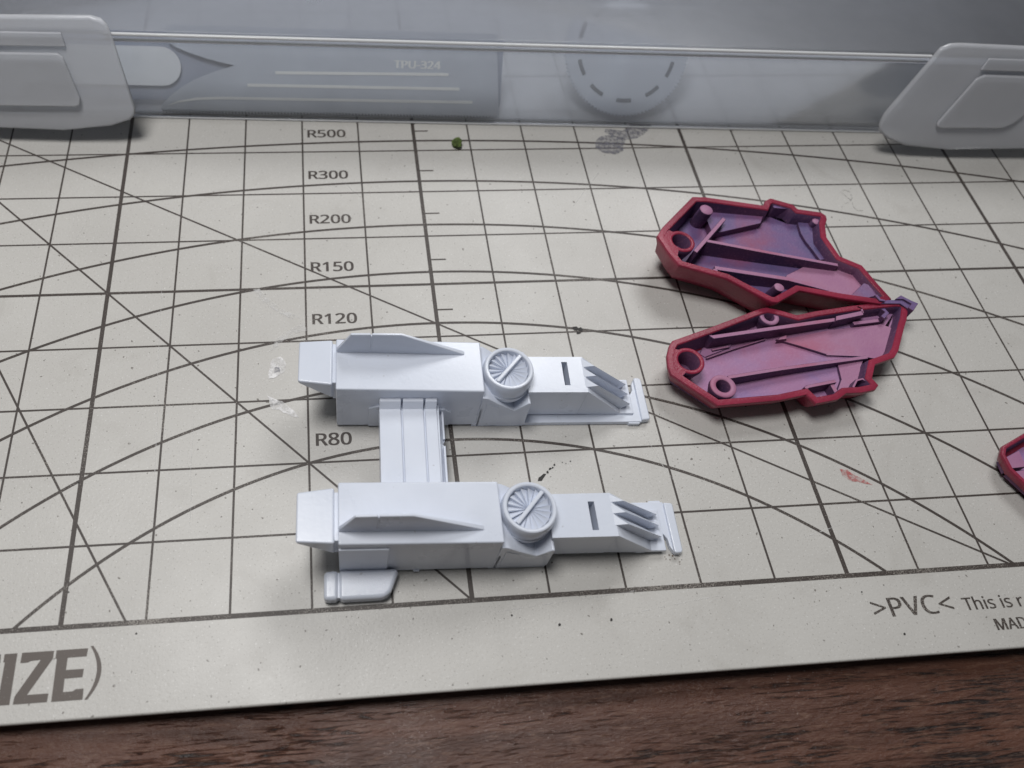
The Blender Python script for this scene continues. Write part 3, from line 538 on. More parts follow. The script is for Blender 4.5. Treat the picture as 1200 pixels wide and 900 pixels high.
 'R120': ("2.888,0.767 2.908,0.688 2.919,0.599 2.923,0.501 2.921,0.426 2.916,0.357 2.906,0.293 2.892,0.235 2.873,0.182 2.849,0.136 2.82,0.095 2.786,0.062 2.746,0.035 2.701,0.015 2.65,0.004 2.594,0 2.525,0.007 2.463,0.027 2.41,0.061 2.365,0.108 2.329,0.166 2.302,0.235 2.283,0.315 2.272,0.403 2.268,0.501 2.271,0.599 2.282,0.687 2.299,0.766 2.325,0.835 2.36,0.893 2.404,0.939 2.458,0.973 2.521,0.993 2.594,1 2.664,0.993 2.726,0.973 2.779,0.939 2.824,0.893 2.861,0.835 2.432,0.712 2.422,0.652 2.416,0.581 2.414,0.501 2.416,0.42 2.422,0.349 2.432,0.289 2.447,0.238 2.467,0.198 2.491,0.167 2.519,0.146 2.553,0.133 2.594,0.129 2.635,0.133 2.67,0.146 2.698,0.167 2.722,0.197 2.742,0.237 2.757,0.288 2.767,0.349 2.774,0.42 2.776,0.501 2.774,0.581 2.767,0.652 2.757,0.712 2.742,0.762 2.722,0.802 2.698,0.833 2.669,0.854 2.635,0.867 2.594,0.871 2.553,0.867 2.519,0.854 2.491,0.833 2.467,0.802 2.447,0.762 2.164,0.148 2.164,0.013 1.511,0.013 1.511,0.131 1.763,0.384 1.808,0.43 1.847,0.472 1.882,0.51 1.911,0.546 1.935,0.581 1.954,0.616 1.967,0.651 1.975,0.687 1.977,0.726 1.973,0.771 1.959,0.806 1.936,0.833 1.906,0.853 1.869,0.866 1.826,0.87 1.784,0.867 1.746,0.86 1.711,0.847 1.677,0.83 1.643,0.809 1.596,0.775 1.516,0.875 1.553,0.905 1.581,0.925 1.611,0.943 1.642,0.959 1.675,0.972 1.711,0.984 1.747,0.992 1.786,0.997 1.826,0.999 1.884,0.995 1.937,0.985 1.984,0.967 2.026,0.942 2.061,0.912 2.089,0.875 2.11,0.832 2.122,0.785 2.126,0.733 2.122,0.683 2.112,0.634 2.094,0.588 2.071,0.544 2.042,0.5 2.008,0.457 1.969,0.414 1.927,0.369 1.88,0.323 1.688,0.133 1.688,0.148 1.191,0.985 1.191,0.013 1.048,0.013 1.048,0.687 1.048,0.711 1.048,0.733 1.049,0.752 1.049,0.769 1.05,0.786 1.051,0.802 1.052,0.817 1.053,0.833 1.051,0.812 1.065,0.825 1.052,0.813 1.04,0.802 1.027,0.792 1.013,0.779 0.996,0.765 0.884,0.674 0.805,0.775 1.075,0.985 0,0.985 0.275,0.985 0.35,0.982 0.416,0.972 0.474,0.955 0.523,0.93 0.563,0.899 0.594,0.86 0.616,0.814 0.629,0.761 0.633,0.703 0.63,0.653 0.62,0.609 0.604,0.57 0.582,0.537 0.557,0.509 0.528,0.485 0.498,0.466 0.467,0.45 0.451,0.443 0.715,0.013 0.541,0.013 0.313,0.403 0.148,0.403 0.148,0.013 0,0.013 0.391,0.836 0.357,0.845 0.316,0.851 0.268,0.853 0.148,0.853 0.148,0.533 0.274,0.533 0.342,0.538 0.395,0.552 0.433,0.575 0.459,0.606 0.475,0.647 0.48,0.698 0.478,0.734 0.47,0.764 0.458,0.788 0.442,0.808 0.419,0.824",
  "32,34,33 31,34,32 31,35,34 30,35,31 30,36,35 30,37,36 29,37,30 29,69,37 69,68,37 68,38,37 28,70,29 70,69,29 67,38,68 28,71,70 28,72,71 66,38,67 66,0,38 27,72,28 27,73,72 65,0,66 27,74,73 64,0,65 64,1,0 26,74,27 26,39,74 63,1,64 26,40,39 62,1,63 62,2,1 25,40,26 25,41,40 61,2,62 61,3,2 24,41,25 24,42,41 60,3,61 60,4,3 24,43,42 59,4,60 23,43,24 59,5,4 23,44,43 58,5,59 22,44,23 58,6,5 22,45,44 57,6,58 21,45,22 57,7,6 21,46,45 56,7,57 21,47,46 55,7,56 20,47,21 55,8,7 20,48,47 54,8,55 54,9,8 20,49,48 53,9,54 19,49,20 19,50,49 52,9,53 52,10,9 19,51,50 51,10,52 19,10,51 18,10,19 18,11,10 18,12,11 17,12,18 17,13,12 16,13,17 16,14,13 15,14,16 109,111,110 108,111,109 108,112,111 107,112,108 107,113,112 106,113,107 105,113,106 105,114,113 104,114,105 103,114,104 103,115,114 102,115,103 102,116,115 101,116,102 100,99,101 99,98,101 98,97,101 97,96,101 96,95,101 95,94,101 94,116,101 94,93,116 93,117,116 92,117,93 91,117,92 90,117,91 90,118,117 89,118,90 89,119,118 88,119,89 88,120,119 87,120,88 86,120,87 86,121,120 85,121,86 85,122,121 84,122,85 84,123,122 83,123,84 82,123,83 82,124,123 81,124,82 81,125,124 80,125,81 80,126,125 79,126,80 79,127,126 78,127,79 78,128,127 78,130,128 130,129,128 78,75,130 78,76,75 77,76,78 151,131,152 151,142,131 142,144,131 144,132,131 151,141,142 143,145,142 145,144,142 143,132,144 151,146,141 146,140,141 146,143,145 146,140,143 140,132,143 151,147,146 139,132,140 151,148,147 138,132,139 151,149,148 150,149,151 137,132,138 136,132,137 135,132,136 134,132,135 133,132,134 178,183,153 183,154,153 183,155,154 183,156,155 183,157,156 183,158,157 183,159,158 183,160,159 183,182,160 182,181,160 181,161,160 178,184,183 180,161,181 179,161,180 196,161,179 195,161,196 195,162,161 194,162,195 193,162,194 192,162,193 192,163,162 191,163,192 191,164,163 190,164,191 190,165,164 189,165,190 189,166,165 188,166,189 187,166,188 187,167,166 186,167,187 185,167,186 185,168,167 178,176,184 176,185,184 176,168,185 176,169,168 176,170,169 176,171,170 176,172,171 176,175,172 175,173,172 178,177,176 174,173,175"),
 'R80': ("2.133,0.767 2.153,0.688 2.164,0.599 2.168,0.501 2.166,0.426 2.16,0.357 2.151,0.293 2.137,0.235 2.118,0.182 2.094,0.136 2.065,0.095 2.031,0.062 1.991,0.035 1.946,0.015 1.895,0.004 1.839,0 1.77,0.007 1.708,0.027 1.655,0.061 1.61,0.108 1.574,0.166 1.547,0.235 1.528,0.315 1.517,0.403 1.513,0.501 1.516,0.599 1.527,0.687 1.544,0.766 1.57,0.835 1.605,0.893 1.649,0.939 1.703,0.973 1.766,0.993 1.839,1 1.909,0.993 1.97,0.973 2.024,0.939 2.069,0.893 2.105,0.835 1.677,0.712 1.667,0.652 1.661,0.581 1.659,0.501 1.661,0.42 1.667,0.349 1.677,0.289 1.692,0.238 1.712,0.198 1.735,0.167 1.764,0.146 1.798,0.133 1.839,0.129 1.88,0.133 1.914,0.146 1.943,0.167 1.967,0.197 1.986,0.237 2.002,0.288 2.012,0.349 2.019,0.42 2.021,0.501 2.019,0.581 2.012,0.652 2.002,0.712 1.986,0.762 1.967,0.802 1.943,0.833 1.914,0.854 1.88,0.867 1.839,0.871 1.798,0.867 1.764,0.854 1.735,0.833 1.712,0.802 1.692,0.762 0.934,0.971 0.981,0.986 1.031,0.996 1.084,0.999 1.139,0.996 1.19,0.987 1.236,0.972 1.278,0.951 1.313,0.924 1.342,0.891 1.364,0.852 1.377,0.807 1.381,0.758 1.379,0.719 1.37,0.684 1.355,0.652 1.336,0.623 1.313,0.597 1.286,0.573 1.257,0.552 1.226,0.532 1.219,0.528 1.232,0.521 1.268,0.499 1.302,0.476 1.332,0.451 1.359,0.422 1.381,0.391 1.398,0.355 1.408,0.316 1.412,0.272 1.407,0.219 1.394,0.171 1.371,0.127 1.34,0.09 1.302,0.058 1.257,0.033 1.206,0.015 1.15,0.004 1.088,0 1.022,0.003 0.963,0.014 0.91,0.032 0.864,0.056 0.826,0.087 0.796,0.124 0.775,0.167 0.762,0.215 0.758,0.268 0.761,0.312 0.77,0.352 0.787,0.388 0.808,0.42 0.833,0.449 0.862,0.474 0.894,0.496 0.927,0.516 0.938,0.522 0.93,0.527 0.901,0.547 0.874,0.57 0.85,0.594 0.829,0.622 0.811,0.651 0.798,0.684 0.791,0.72 0.788,0.76 0.792,0.808 0.806,0.852 0.828,0.89 0.857,0.923 0.893,0.95 0.92,0.346 0.909,0.322 0.903,0.296 0.901,0.267 0.906,0.228 0.921,0.194 0.945,0.164 0.98,0.141 1.026,0.127 1.085,0.122 1.142,0.127 1.187,0.141 1.223,0.164 1.248,0.194 1.263,0.229 1.269,0.271 1.266,0.298 1.259,0.322 1.247,0.344 1.23,0.364 1.208,0.384 1.182,0.402 1.152,0.42 1.118,0.436 1.08,0.451 1.065,0.457 1.034,0.443 1.003,0.425 0.975,0.407 0.953,0.388 0.934,0.367 1.196,0.843 1.166,0.861 1.128,0.872 1.083,0.875 1.04,0.872 1.003,0.861 0.972,0.843 0.95,0.82 0.936,0.791 0.931,0.754 0.934,0.726 0.941,0.702 0.952,0.681 0.967,0.662 0.987,0.644 1.01,0.629 1.036,0.614 1.065,0.6 1.089,0.588 1.113,0.599 1.139,0.613 1.164,0.628 1.185,0.644 1.203,0.661 1.217,0.681 1.228,0.702 1.235,0.726 1.237,0.754 1.232,0.791 1.219,0.82 0,0.985 0.275,0.985 0.35,0.982 0.416,0.972 0.474,0.955 0.523,0.93 0.563,0.899 0.594,0.86 0.616,0.814 0.629,0.761 0.633,0.703 0.63,0.653 0.62,0.609 0.604,0.57 0.582,0.537 0.557,0.509 0.528,0.485 0.498,0.466 0.467,0.45 0.451,0.443 0.715,0.013 0.541,0.013 0.313,0.403 0.148,0.403 0.148,0.013 0,0.013 0.391,0.836 0.357,0.845 0.316,0.851 0.268,0.853 0.148,0.853 0.148,0.533 0.274,0.533 0.342,0.538 0.395,0.552 0.433,0.575 0.459,0.606 0.475,0.647 0.48,0.698 0.478,0.734 0.47,0.764 0.458,0.788 0.442,0.808 0.419,0.824",
  "32,34,33 31,34,32 31,35,34 30,35,31 30,36,35 30,37,36 29,37,30 29,69,37 69,68,37 68,38,37 28,70,29 70,69,29 67,38,68 28,71,70 28,72,71 66,38,67 66,0,38 27,72,28 27,73,72 65,0,66 27,74,73 64,0,65 64,1,0 26,74,27 26,39,74 63,1,64 26,40,39 62,1,63 62,2,1 25,40,26 25,41,40 61,2,62 61,3,2 24,41,25 24,42,41 60,3,61 60,4,3 24,43,42 59,4,60 23,43,24 59,5,4 23,44,43 58,5,59 22,44,23 58,6,5 22,45,44 57,6,58 21,45,22 57,7,6 21,46,45 56,7,57 21,47,46 55,7,56 20,47,21 55,8,7 20,48,47 54,8,55 54,9,8 20,49,48 53,9,54 19,49,20 19,50,49 52,9,53 52,10,9 19,51,50 51,10,52 19,10,51 18,10,19 18,11,10 18,12,11 17,12,18 17,13,12 16,13,17 16,14,13 15,14,16 77,79,78 77,80,79 76,80,77 76,81,80 75,81,76 75,82,81 146,82,75 146,83,82 145,83,146 145,84,83 144,84,145 144,181,84 181,180,84 180,85,84 143,181,144 143,182,181 143,183,182 179,85,180 143,184,183 178,85,179 142,184,143 178,86,85 207,86,178 142,185,184 206,86,207 142,186,185 141,186,142 206,87,86 205,87,206 141,187,186 140,187,141 205,88,87 140,188,187 204,88,205 203,88,204 140,189,188 139,189,140 203,89,88 202,89,203 139,190,189 138,190,139 202,90,89 201,90,202 138,191,190 138,192,191 200,90,201 200,91,90 137,192,138 137,193,192 199,91,200 137,194,193 198,91,199 198,92,91 136,194,137 136,195,194 197,92,198 136,196,195 196,92,197 196,93,92 135,196,136 135,93,196 135,94,93 134,94,135 134,95,94 133,95,134 133,96,95 133,97,96 132,97,133 131,97,132 131,98,97 130,98,131 130,99,98 129,99,130 129,100,99 128,172,129 172,100,129 128,173,172 171,100,172 170,100,171 170,101,100 127,173,128 127,174,173 169,101,170 127,175,174 169,102,101 126,175,127 168,102,169 126,176,175 167,102,168 167,103,102 126,177,176 125,177,126 166,103,167 125,147,177 165,103,166 165,104,103 124,147,125 124,148,147 164,104,165 124,149,148 163,104,164 163,105,104 123,149,124 162,105,163 123,150,149 162,106,105 161,106,162 122,150,123 122,151,150 160,106,161 122,152,151 160,107,106 121,152,122 159,107,160 121,153,152 159,108,107 120,153,121 158,108,159 120,154,153 120,155,154 157,108,158 157,109,108 120,156,155 156,109,157 119,156,120 119,109,156 119,110,109 118,110,119 118,111,110 117,111,118 117,112,111 116,112,117 116,113,112 115,113,116 115,114,113 233,238,208 238,209,208 238,210,209 238,211,210 238,212,211 238,213,212 238,214,213 238,215,214 238,237,215 237,236,215 236,216,215 233,239,238 235,216,236 234,216,235 251,216,234 250,216,251 250,217,216 249,217,250 248,217,249 247,217,248 247,218,217 246,218,247 246,219,218 245,219,246 245,220,219 244,220,245 244,221,220 243,221,244 242,221,243 242,222,221 241,222,242 240,222,241 240,223,222 233,231,239 231,240,239 231,223,240 231,224,223 231,225,224 231,226,225 231,227,226 231,230,227 230,228,227 233,232,231 229,228,230"),
 '>PVC<': ("3.924,0.172 3.282,0.454 3.282,0.522 3.924,0.842 3.924,0.736 3.41,0.493 3.924,0.278 2.902,0.892 2.852,0.889 2.805,0.881 2.762,0.866 2.722,0.845 2.686,0.819 2.655,0.788 2.629,0.752 2.606,0.71 2.589,0.664 2.576,0.614 2.568,0.559 2.565,0.5 2.57,0.424 2.582,0.354 2.603,0.292 2.632,0.237 2.669,0.192 2.715,0.155 2.768,0.129 2.83,0.113 2.901,0.108 2.942,0.109 2.983,0.112 3.022,0.119 3.06,0.126 3.097,0.135 3.134,0.146 3.134,0.04 3.097,0.027 3.059,0.017 3.021,0.01 2.98,0.004 2.934,0.001 2.883,0 2.789,0.007 2.707,0.027 2.635,0.061 2.574,0.108 2.524,0.166 2.486,0.236 2.458,0.315 2.441,0.404 2.436,0.501 2.439,0.573 2.45,0.64 2.467,0.703 2.49,0.761 2.52,0.814 2.557,0.861 2.599,0.902 2.648,0.936 2.703,0.964 2.764,0.984 2.831,0.996 2.903,1 2.953,0.998 3.001,0.993 3.048,0.985 3.092,0.974 3.134,0.96 3.172,0.943 3.123,0.839 3.092,0.852 3.058,0.865 3.022,0.876 2.985,0.885 2.944,0.891 2.353,0.986 2.005,0.014 1.883,0.014 1.535,0.986 1.663,0.986 1.883,0.362 1.892,0.336 1.901,0.311 1.909,0.286 1.916,0.262 1.922,0.239 1.928,0.216 1.934,0.194 1.939,0.172 1.944,0.15 1.949,0.172 1.954,0.194 1.96,0.217 1.966,0.24 1.973,0.263 1.98,0.287 1.988,0.312 1.997,0.338 2.005,0.365 2.223,0.986 1.101,0.986 1.216,0.978 1.309,0.953 1.379,0.911 1.427,0.855 1.456,0.784 1.466,0.7 1.464,0.661 1.457,0.622 1.446,0.585 1.43,0.55 1.409,0.517 1.381,0.486 1.348,0.459 1.308,0.436 1.262,0.418 1.208,0.404 1.147,0.395 1.078,0.392 0.966,0.392 0.966,0.014 0.843,0.014 0.843,0.986 1.09,0.881 0.966,0.881 0.966,0.497 1.064,0.497 1.122,0.499 1.174,0.506 1.218,0.517 1.255,0.533 1.286,0.554 1.309,0.58 1.326,0.612 1.336,0.651 1.339,0.695 1.333,0.752 1.313,0.799 1.279,0.835 1.232,0.861 1.168,0.876 0,0.278 0.514,0.492 0,0.736 0,0.842 0.642,0.522 0.642,0.454 0,0.172",
  "2,4,3 2,5,4 1,5,2 1,6,5 0,6,1 61,63,62 61,64,63 60,64,61 60,65,64 60,66,65 59,66,60 59,67,66 58,67,59 58,68,67 58,73,68 73,72,68 72,71,68 71,70,68 70,69,68 57,7,58 7,74,58 74,73,58 56,8,57 8,7,57 56,9,8 56,10,9 56,11,10 55,11,56 55,12,11 55,13,12 54,13,55 54,14,13 53,14,54 53,15,14 53,16,15 52,16,53 52,17,16 51,17,52 51,18,17 50,18,51 50,19,18 49,19,50 49,20,19 49,21,20 48,21,49 48,22,21 47,22,48 47,23,22 47,24,23 46,24,47 46,25,24 45,25,46 45,26,25 33,35,34 32,35,33 45,27,26 31,35,32 30,35,31 45,28,27 29,35,30 28,35,29 44,28,45 44,35,28 43,35,44 43,36,35 42,36,43 42,37,36 42,38,37 42,39,38 41,39,42 41,40,39 77,79,78 77,80,79 98,75,99 98,76,75 97,76,98 77,81,80 96,76,97 77,82,81 95,76,96 77,83,82 94,76,95 77,84,83 93,76,94 77,85,84 92,76,93 77,86,85 91,76,92 77,87,86 90,76,91 77,88,87 89,76,90 77,89,88 77,76,89 121,124,122 124,100,122 124,101,100 124,102,101 124,103,102 124,123,103 123,140,103 140,104,103 121,125,124 139,104,140 138,104,139 138,105,104 137,105,138 136,105,137 136,106,105 135,106,136 135,107,106 134,107,135 134,108,107 133,108,134 133,109,108 132,109,133 132,110,109 131,110,132 130,110,131 130,111,110 129,111,130 128,111,129 128,112,111 127,112,128 126,112,127 121,119,125 119,126,125 119,112,126 119,113,112 119,114,113 119,115,114 119,116,115 119,117,116 119,118,117 121,120,119 143,145,144 142,145,143 142,146,145 141,146,142 141,147,146"),
 'This is r': ("4.395,0.706 4.423,0.717 4.453,0.724 4.485,0.726 4.498,0.725 4.512,0.725 4.527,0.724 4.542,0.722 4.555,0.72 4.573,0.717 4.557,0.6 4.539,0.604 4.527,0.606 4.514,0.608 4.501,0.609 4.489,0.61 4.477,0.61 4.452,0.608 4.428,0.603 4.404,0.594 4.382,0.582 4.361,0.567 4.342,0.549 4.325,0.528 4.311,0.505 4.299,0.479 4.29,0.45 4.285,0.419 4.283,0.386 4.283,0.013 4.158,0.013 4.158,0.713 4.262,0.713 4.275,0.587 4.271,0.587 4.285,0.609 4.303,0.633 4.322,0.655 4.345,0.675 4.369,0.692 3.645,0.304 3.659,0.277 3.668,0.245 3.671,0.209 3.667,0.166 3.655,0.127 3.636,0.094 3.61,0.065 3.577,0.042 3.538,0.023 3.494,0.01 3.444,0.003 3.39,0 3.344,0.001 3.302,0.005 3.265,0.012 3.231,0.021 3.2,0.031 3.168,0.046 3.168,0.162 3.206,0.145 3.239,0.133 3.276,0.121 3.314,0.111 3.353,0.106 3.392,0.104 3.443,0.107 3.484,0.116 3.513,0.13 3.533,0.149 3.545,0.172 3.549,0.199 3.547,0.214 3.543,0.228 3.536,0.241 3.525,0.254 3.509,0.267 3.487,0.28 3.46,0.294 3.425,0.31 3.384,0.326 3.341,0.343 3.303,0.36 3.269,0.378 3.239,0.396 3.214,0.418 3.193,0.441 3.179,0.469 3.17,0.501 3.167,0.537 3.175,0.593 3.2,0.64 3.241,0.677 3.294,0.704 3.358,0.72 3.431,0.726 3.472,0.724 3.512,0.72 3.55,0.713 3.586,0.704 3.62,0.693 3.659,0.677 3.615,0.575 3.58,0.589 3.55,0.599 3.519,0.608 3.488,0.615 3.456,0.619 3.423,0.621 3.381,0.618 3.347,0.611 3.321,0.599 3.302,0.584 3.291,0.565 3.287,0.543 3.289,0.527 3.294,0.513 3.302,0.5 3.315,0.487 3.333,0.475 3.356,0.463 3.385,0.45 3.42,0.435 3.46,0.419 3.502,0.402 3.539,0.386 3.573,0.368 3.602,0.35 3.626,0.328 2.892,0.952 2.907,0.962 2.924,0.968 2.944,0.971 2.962,0.968 2.978,0.962 2.994,0.952 3.006,0.936 3.013,0.916 3.015,0.892 3.013,0.869 3.006,0.849 2.994,0.834 2.978,0.823 2.962,0.816 2.944,0.814 2.924,0.816 2.907,0.823 2.892,0.834 2.88,0.849 2.873,0.869 2.871,0.892 2.873,0.916 2.88,0.936 2.88,0.713 3.005,0.713 3.005,0.013 2.88,0.013 2.367,0.304 2.381,0.277 2.39,0.245 2.392,0.209 2.389,0.166 2.377,0.127 2.358,0.094 2.332,0.065 2.299,0.042 2.26,0.023 2.216,0.01 2.166,0.003 2.112,0 2.066,0.001 2.024,0.005 1.986,0.012 1.953,0.021 1.922,0.031 1.89,0.046 1.89,0.162 1.928,0.145 1.961,0.133 1.997,0.121 2.036,0.111 2.075,0.106 2.114,0.104 2.165,0.107 2.205,0.116 2.235,0.13 2.255,0.149 2.267,0.172 2.271,0.199 2.269,0.214 2.265,0.228 2.258,0.241 2.247,0.254 2.23,0.267 2.209,0.28 2.182,0.294 2.147,0.31 2.105,0.326 2.063,0.343 2.025,0.36 1.99,0.378 1.961,0.396 1.936,0.418 1.915,0.441 1.9,0.469 1.891,0.501 1.888,0.537 1.897,0.593 1.921,0.64 1.962,0.677 2.016,0.704 2.08,0.72 2.152,0.726 2.194,0.724 2.234,0.72 2.271,0.713 2.307,0.704 2.342,0.693 2.38,0.677 2.337,0.575 2.302,0.589 2.272,0.599 2.241,0.608 2.209,0.615 2.177,0.619 2.145,0.621 2.103,0.618 2.069,0.611 2.043,0.599 2.024,0.584 2.013,0.565 2.009,0.543 2.011,0.527 2.016,0.513 2.024,0.5 2.037,0.487 2.055,0.475 2.078,0.463 2.107,0.45 2.141,0.435 2.182,0.419 2.223,0.402 2.261,0.386 2.294,0.368 2.323,0.35 2.348,0.328 1.614,0.952 1.629,0.962 1.646,0.968 1.665,0.971 1.683,0.968 1.7,0.962 1.715,0.952 1.728,0.936 1.735,0.916 1.737,0.892 1.735,0.869 1.728,0.849 1.715,0.834 1.7,0.823 1.683,0.816 1.665,0.814 1.646,0.816 1.629,0.823 1.613,0.834 1.602,0.849 1.595,0.869 1.592,0.892 1.595,0.916 1.602,0.936 1.601,0.713 1.727,0.713 1.727,0.013 1.601,0.013 0.935,1 0.935,0.708 0.934,0.691 0.934,0.674 0.933,0.657 0.931,0.641 0.93,0.625 0.929,0.618 0.926,0.618 0.94,0.638 0.959,0.658 0.981,0.676 1.005,0.69 1.03,0.702 1.057,0.712 1.085,0.719 1.114,0.723 1.144,0.724 1.197,0.721 1.244,0.712 1.285,0.697 1.321,0.676 1.35,0.648 1.372,0.613 1.389,0.572 1.398,0.523 1.401,0.467 1.401,0.013 1.277,0.013 1.277,0.459 1.273,0.509 1.261,0.549 1.241,0.579 1.214,0.6 1.176,0.614 1.129,0.618 1.083,0.615 1.044,0.605 1.013,0.59 0.987,0.569 0.968,0.542 0.953,0.509 0.943,0.47 0.937,0.425 0.935,0.374 0.935,0.013 0.809,0.013 0.809,1 0.414,0.827 0.414,0.013 0.286,0.013 0.286,0.827 0,0.827 0,0.941 0.699,0.941 0.699,0.827",
  "2,4,3 2,5,4 2,6,5 2,7,6 1,7,2 1,8,7 1,9,8 0,9,1 0,10,9 30,32,31 30,34,32 34,33,32 39,10,0 38,10,39 37,10,38 36,13,37 13,12,37 12,11,37 11,10,37 35,16,36 16,15,36 15,14,36 14,13,36 35,17,16 34,17,35 34,18,17 34,19,18 34,20,19 30,26,34 26,25,34 25,24,34 24,23,34 23,22,34 22,21,34 21,20,34 30,27,26 30,28,27 30,29,28 94,96,95 94,97,96 93,97,94 93,98,97 93,99,98 92,99,93 92,100,99 92,101,100 91,101,92 91,107,101 107,106,101 106,105,101 105,104,101 104,103,101 103,102,101 90,109,91 109,108,91 108,107,91 90,110,109 90,111,110 90,112,111 89,112,90 89,113,112 89,114,113 89,115,114 88,115,89 88,116,115 88,117,116 87,117,88 87,118,117 87,119,118 87,120,119 86,120,87 86,121,120 86,122,121 85,122,86 85,123,122 85,124,123 84,124,85 84,125,124 83,125,84 83,126,125 82,126,83 82,127,126 81,127,82 81,128,127 80,128,81 80,40,128 79,40,80 78,40,79 78,41,40 77,41,78 76,41,77 76,42,41 75,42,76 74,42,75 74,43,42 73,43,74 72,43,73 71,43,72 71,44,43 70,44,71 69,44,70 69,45,44 58,60,59 68,45,69 58,61,60 58,62,61 67,45,68 67,46,45 58,63,62 66,46,67 58,64,63 65,46,66 58,65,64 58,46,65 58,47,46 58,48,47 57,48,58 57,49,48 56,49,57 56,50,49 55,50,56 54,50,55 54,51,50 53,51,54 53,52,51 156,154,153 156,155,154 131,133,132 130,133,131 130,134,133 129,134,130 129,135,134 129,136,135 152,136,129 152,137,136 151,137,152 151,138,137 150,138,151 149,138,150 149,139,138 148,139,149 148,140,139 147,140,148 147,141,140 146,141,147 146,142,141 146,143,142 145,143,146 145,144,143 211,213,212 211,214,213 210,214,211 210,215,214 210,216,215 209,216,210 209,217,216 209,218,217 208,218,209 208,224,218 224,223,218 223,222,218 222,221,218 221,220,218 220,219,218 207,226,208 226,225,208 225,224,208 207,227,226 207,228,227 207,229,228 206,229,207 206,230,229 206,231,230 206,232,231 205,232,206 205,233,232 205,234,233 204,234,205 204,235,234 204,236,235 204,237,236 203,237,204 203,238,237 203,239,238 202,239,203 202,240,239 202,241,240 201,241,202 201,242,241 200,242,201 200,243,242 199,243,200 199,244,243 198,244,199 198,245,244 197,245,198 197,157,245 196,157,197 195,157,196 195,158,157 194,158,195 193,158,194 193,159,158 192,159,193 191,159,192 191,160,159 190,160,191 189,160,190 188,160,189 188,161,160 187,161,188 186,161,187 186,162,161 175,177,176 185,162,186 175,178,177 175,179,178 184,162,185 184,163,162 175,180,179 183,163,184 175,181,180 182,163,183 175,182,181 175,163,182 175,164,163 175,165,164 174,165,175 174,166,165 173,166,174 173,167,166 172,167,173 171,167,172 171,168,167 170,168,171 170,169,168 273,271,270 273,272,271 248,250,249 247,250,248 247,251,250 246,251,247 246,252,251 246,253,252 269,253,246 269,254,253 268,254,269 268,255,254 267,255,268 266,255,267 266,256,255 265,256,266 265,257,256 264,257,265 264,258,257 263,258,264 263,259,258 263,260,259 262,260,263 262,261,260 320,274,321 320,275,274 290,292,291 289,292,290 289,293,292 288,293,289 288,294,293 287,294,288 320,276,275 286,294,287 286,295,294 320,277,276 285,295,286 285,296,295 284,296,285 320,278,277 283,296,284 320,282,278 282,279,278 283,297,296 282,280,279 282,309,283 309,297,283 282,281,280 282,310,309 308,297,309 320,315,282 315,314,282 314,313,282 313,312,282 312,311,282 311,310,282 307,297,308 307,298,297 306,298,307 305,298,306 305,299,298 304,299,305 304,300,299 320,316,315 303,300,304 320,317,316 303,301,300 302,301,303 320,318,317 320,319,318 326,328,327 326,329,328 325,329,326 324,322,325 322,329,325 324,323,322"),
 'MADE': ("3.731,0 3.174,0 3.174,0.996 3.731,0.996 3.731,0.886 3.3,0.886 3.3,0.575 3.706,0.575 3.706,0.466 3.3,0.466 3.3,0.11 3.731,0.11 2.954,0.508 2.947,0.402 2.926,0.309 2.892,0.227 2.845,0.158 2.785,0.102 2.714,0.057 2.631,0.025 2.538,0.006 2.434,0 2.156,0 2.156,0.996 2.463,0.996 2.559,0.99 2.646,0.971 2.724,0.94 2.792,0.897 2.848,0.842 2.894,0.776 2.927,0.698 2.947,0.609 2.821,0.503 2.817,0.587 2.802,0.659 2.778,0.721 2.744,0.773 2.701,0.815 2.649,0.847 2.589,0.87 2.521,0.884 2.445,0.888 2.282,0.888 2.282,0.107 2.417,0.107 2.541,0.118 2.642,0.152 2.72,0.207 2.777,0.284 2.81,0.383 1.89,0 1.77,0.308 1.375,0.308 1.257,0 1.13,0 1.519,1 1.632,1 2.02,0 1.621,0.721 1.617,0.731 1.613,0.744 1.607,0.762 1.6,0.781 1.594,0.801 1.588,0.822 1.582,0.841 1.577,0.858 1.573,0.87 1.568,0.852 1.564,0.833 1.559,0.814 1.553,0.795 1.548,0.778 1.543,0.762 1.538,0.746 1.534,0.733 1.53,0.721 1.417,0.42 1.732,0.42 0.439,0 0.112,0.873 0.106,0.873 0.108,0.853 0.109,0.829 0.111,0.802 0.112,0.772 0.113,0.741 0.114,0.708 0.115,0.674 0.116,0.639 0.116,0.604 0.116,0 0,0 0,0.996 0.185,0.996 0.492,0.18 0.498,0.18 0.81,0.996 0.994,0.996 0.994,0 0.87,0 0.87,0.612 0.87,0.645 0.871,0.677 0.872,0.709 0.873,0.741 0.874,0.771 0.876,0.8 0.878,0.827 0.879,0.851 0.88,0.872 0.874,0.872 0.543,0",
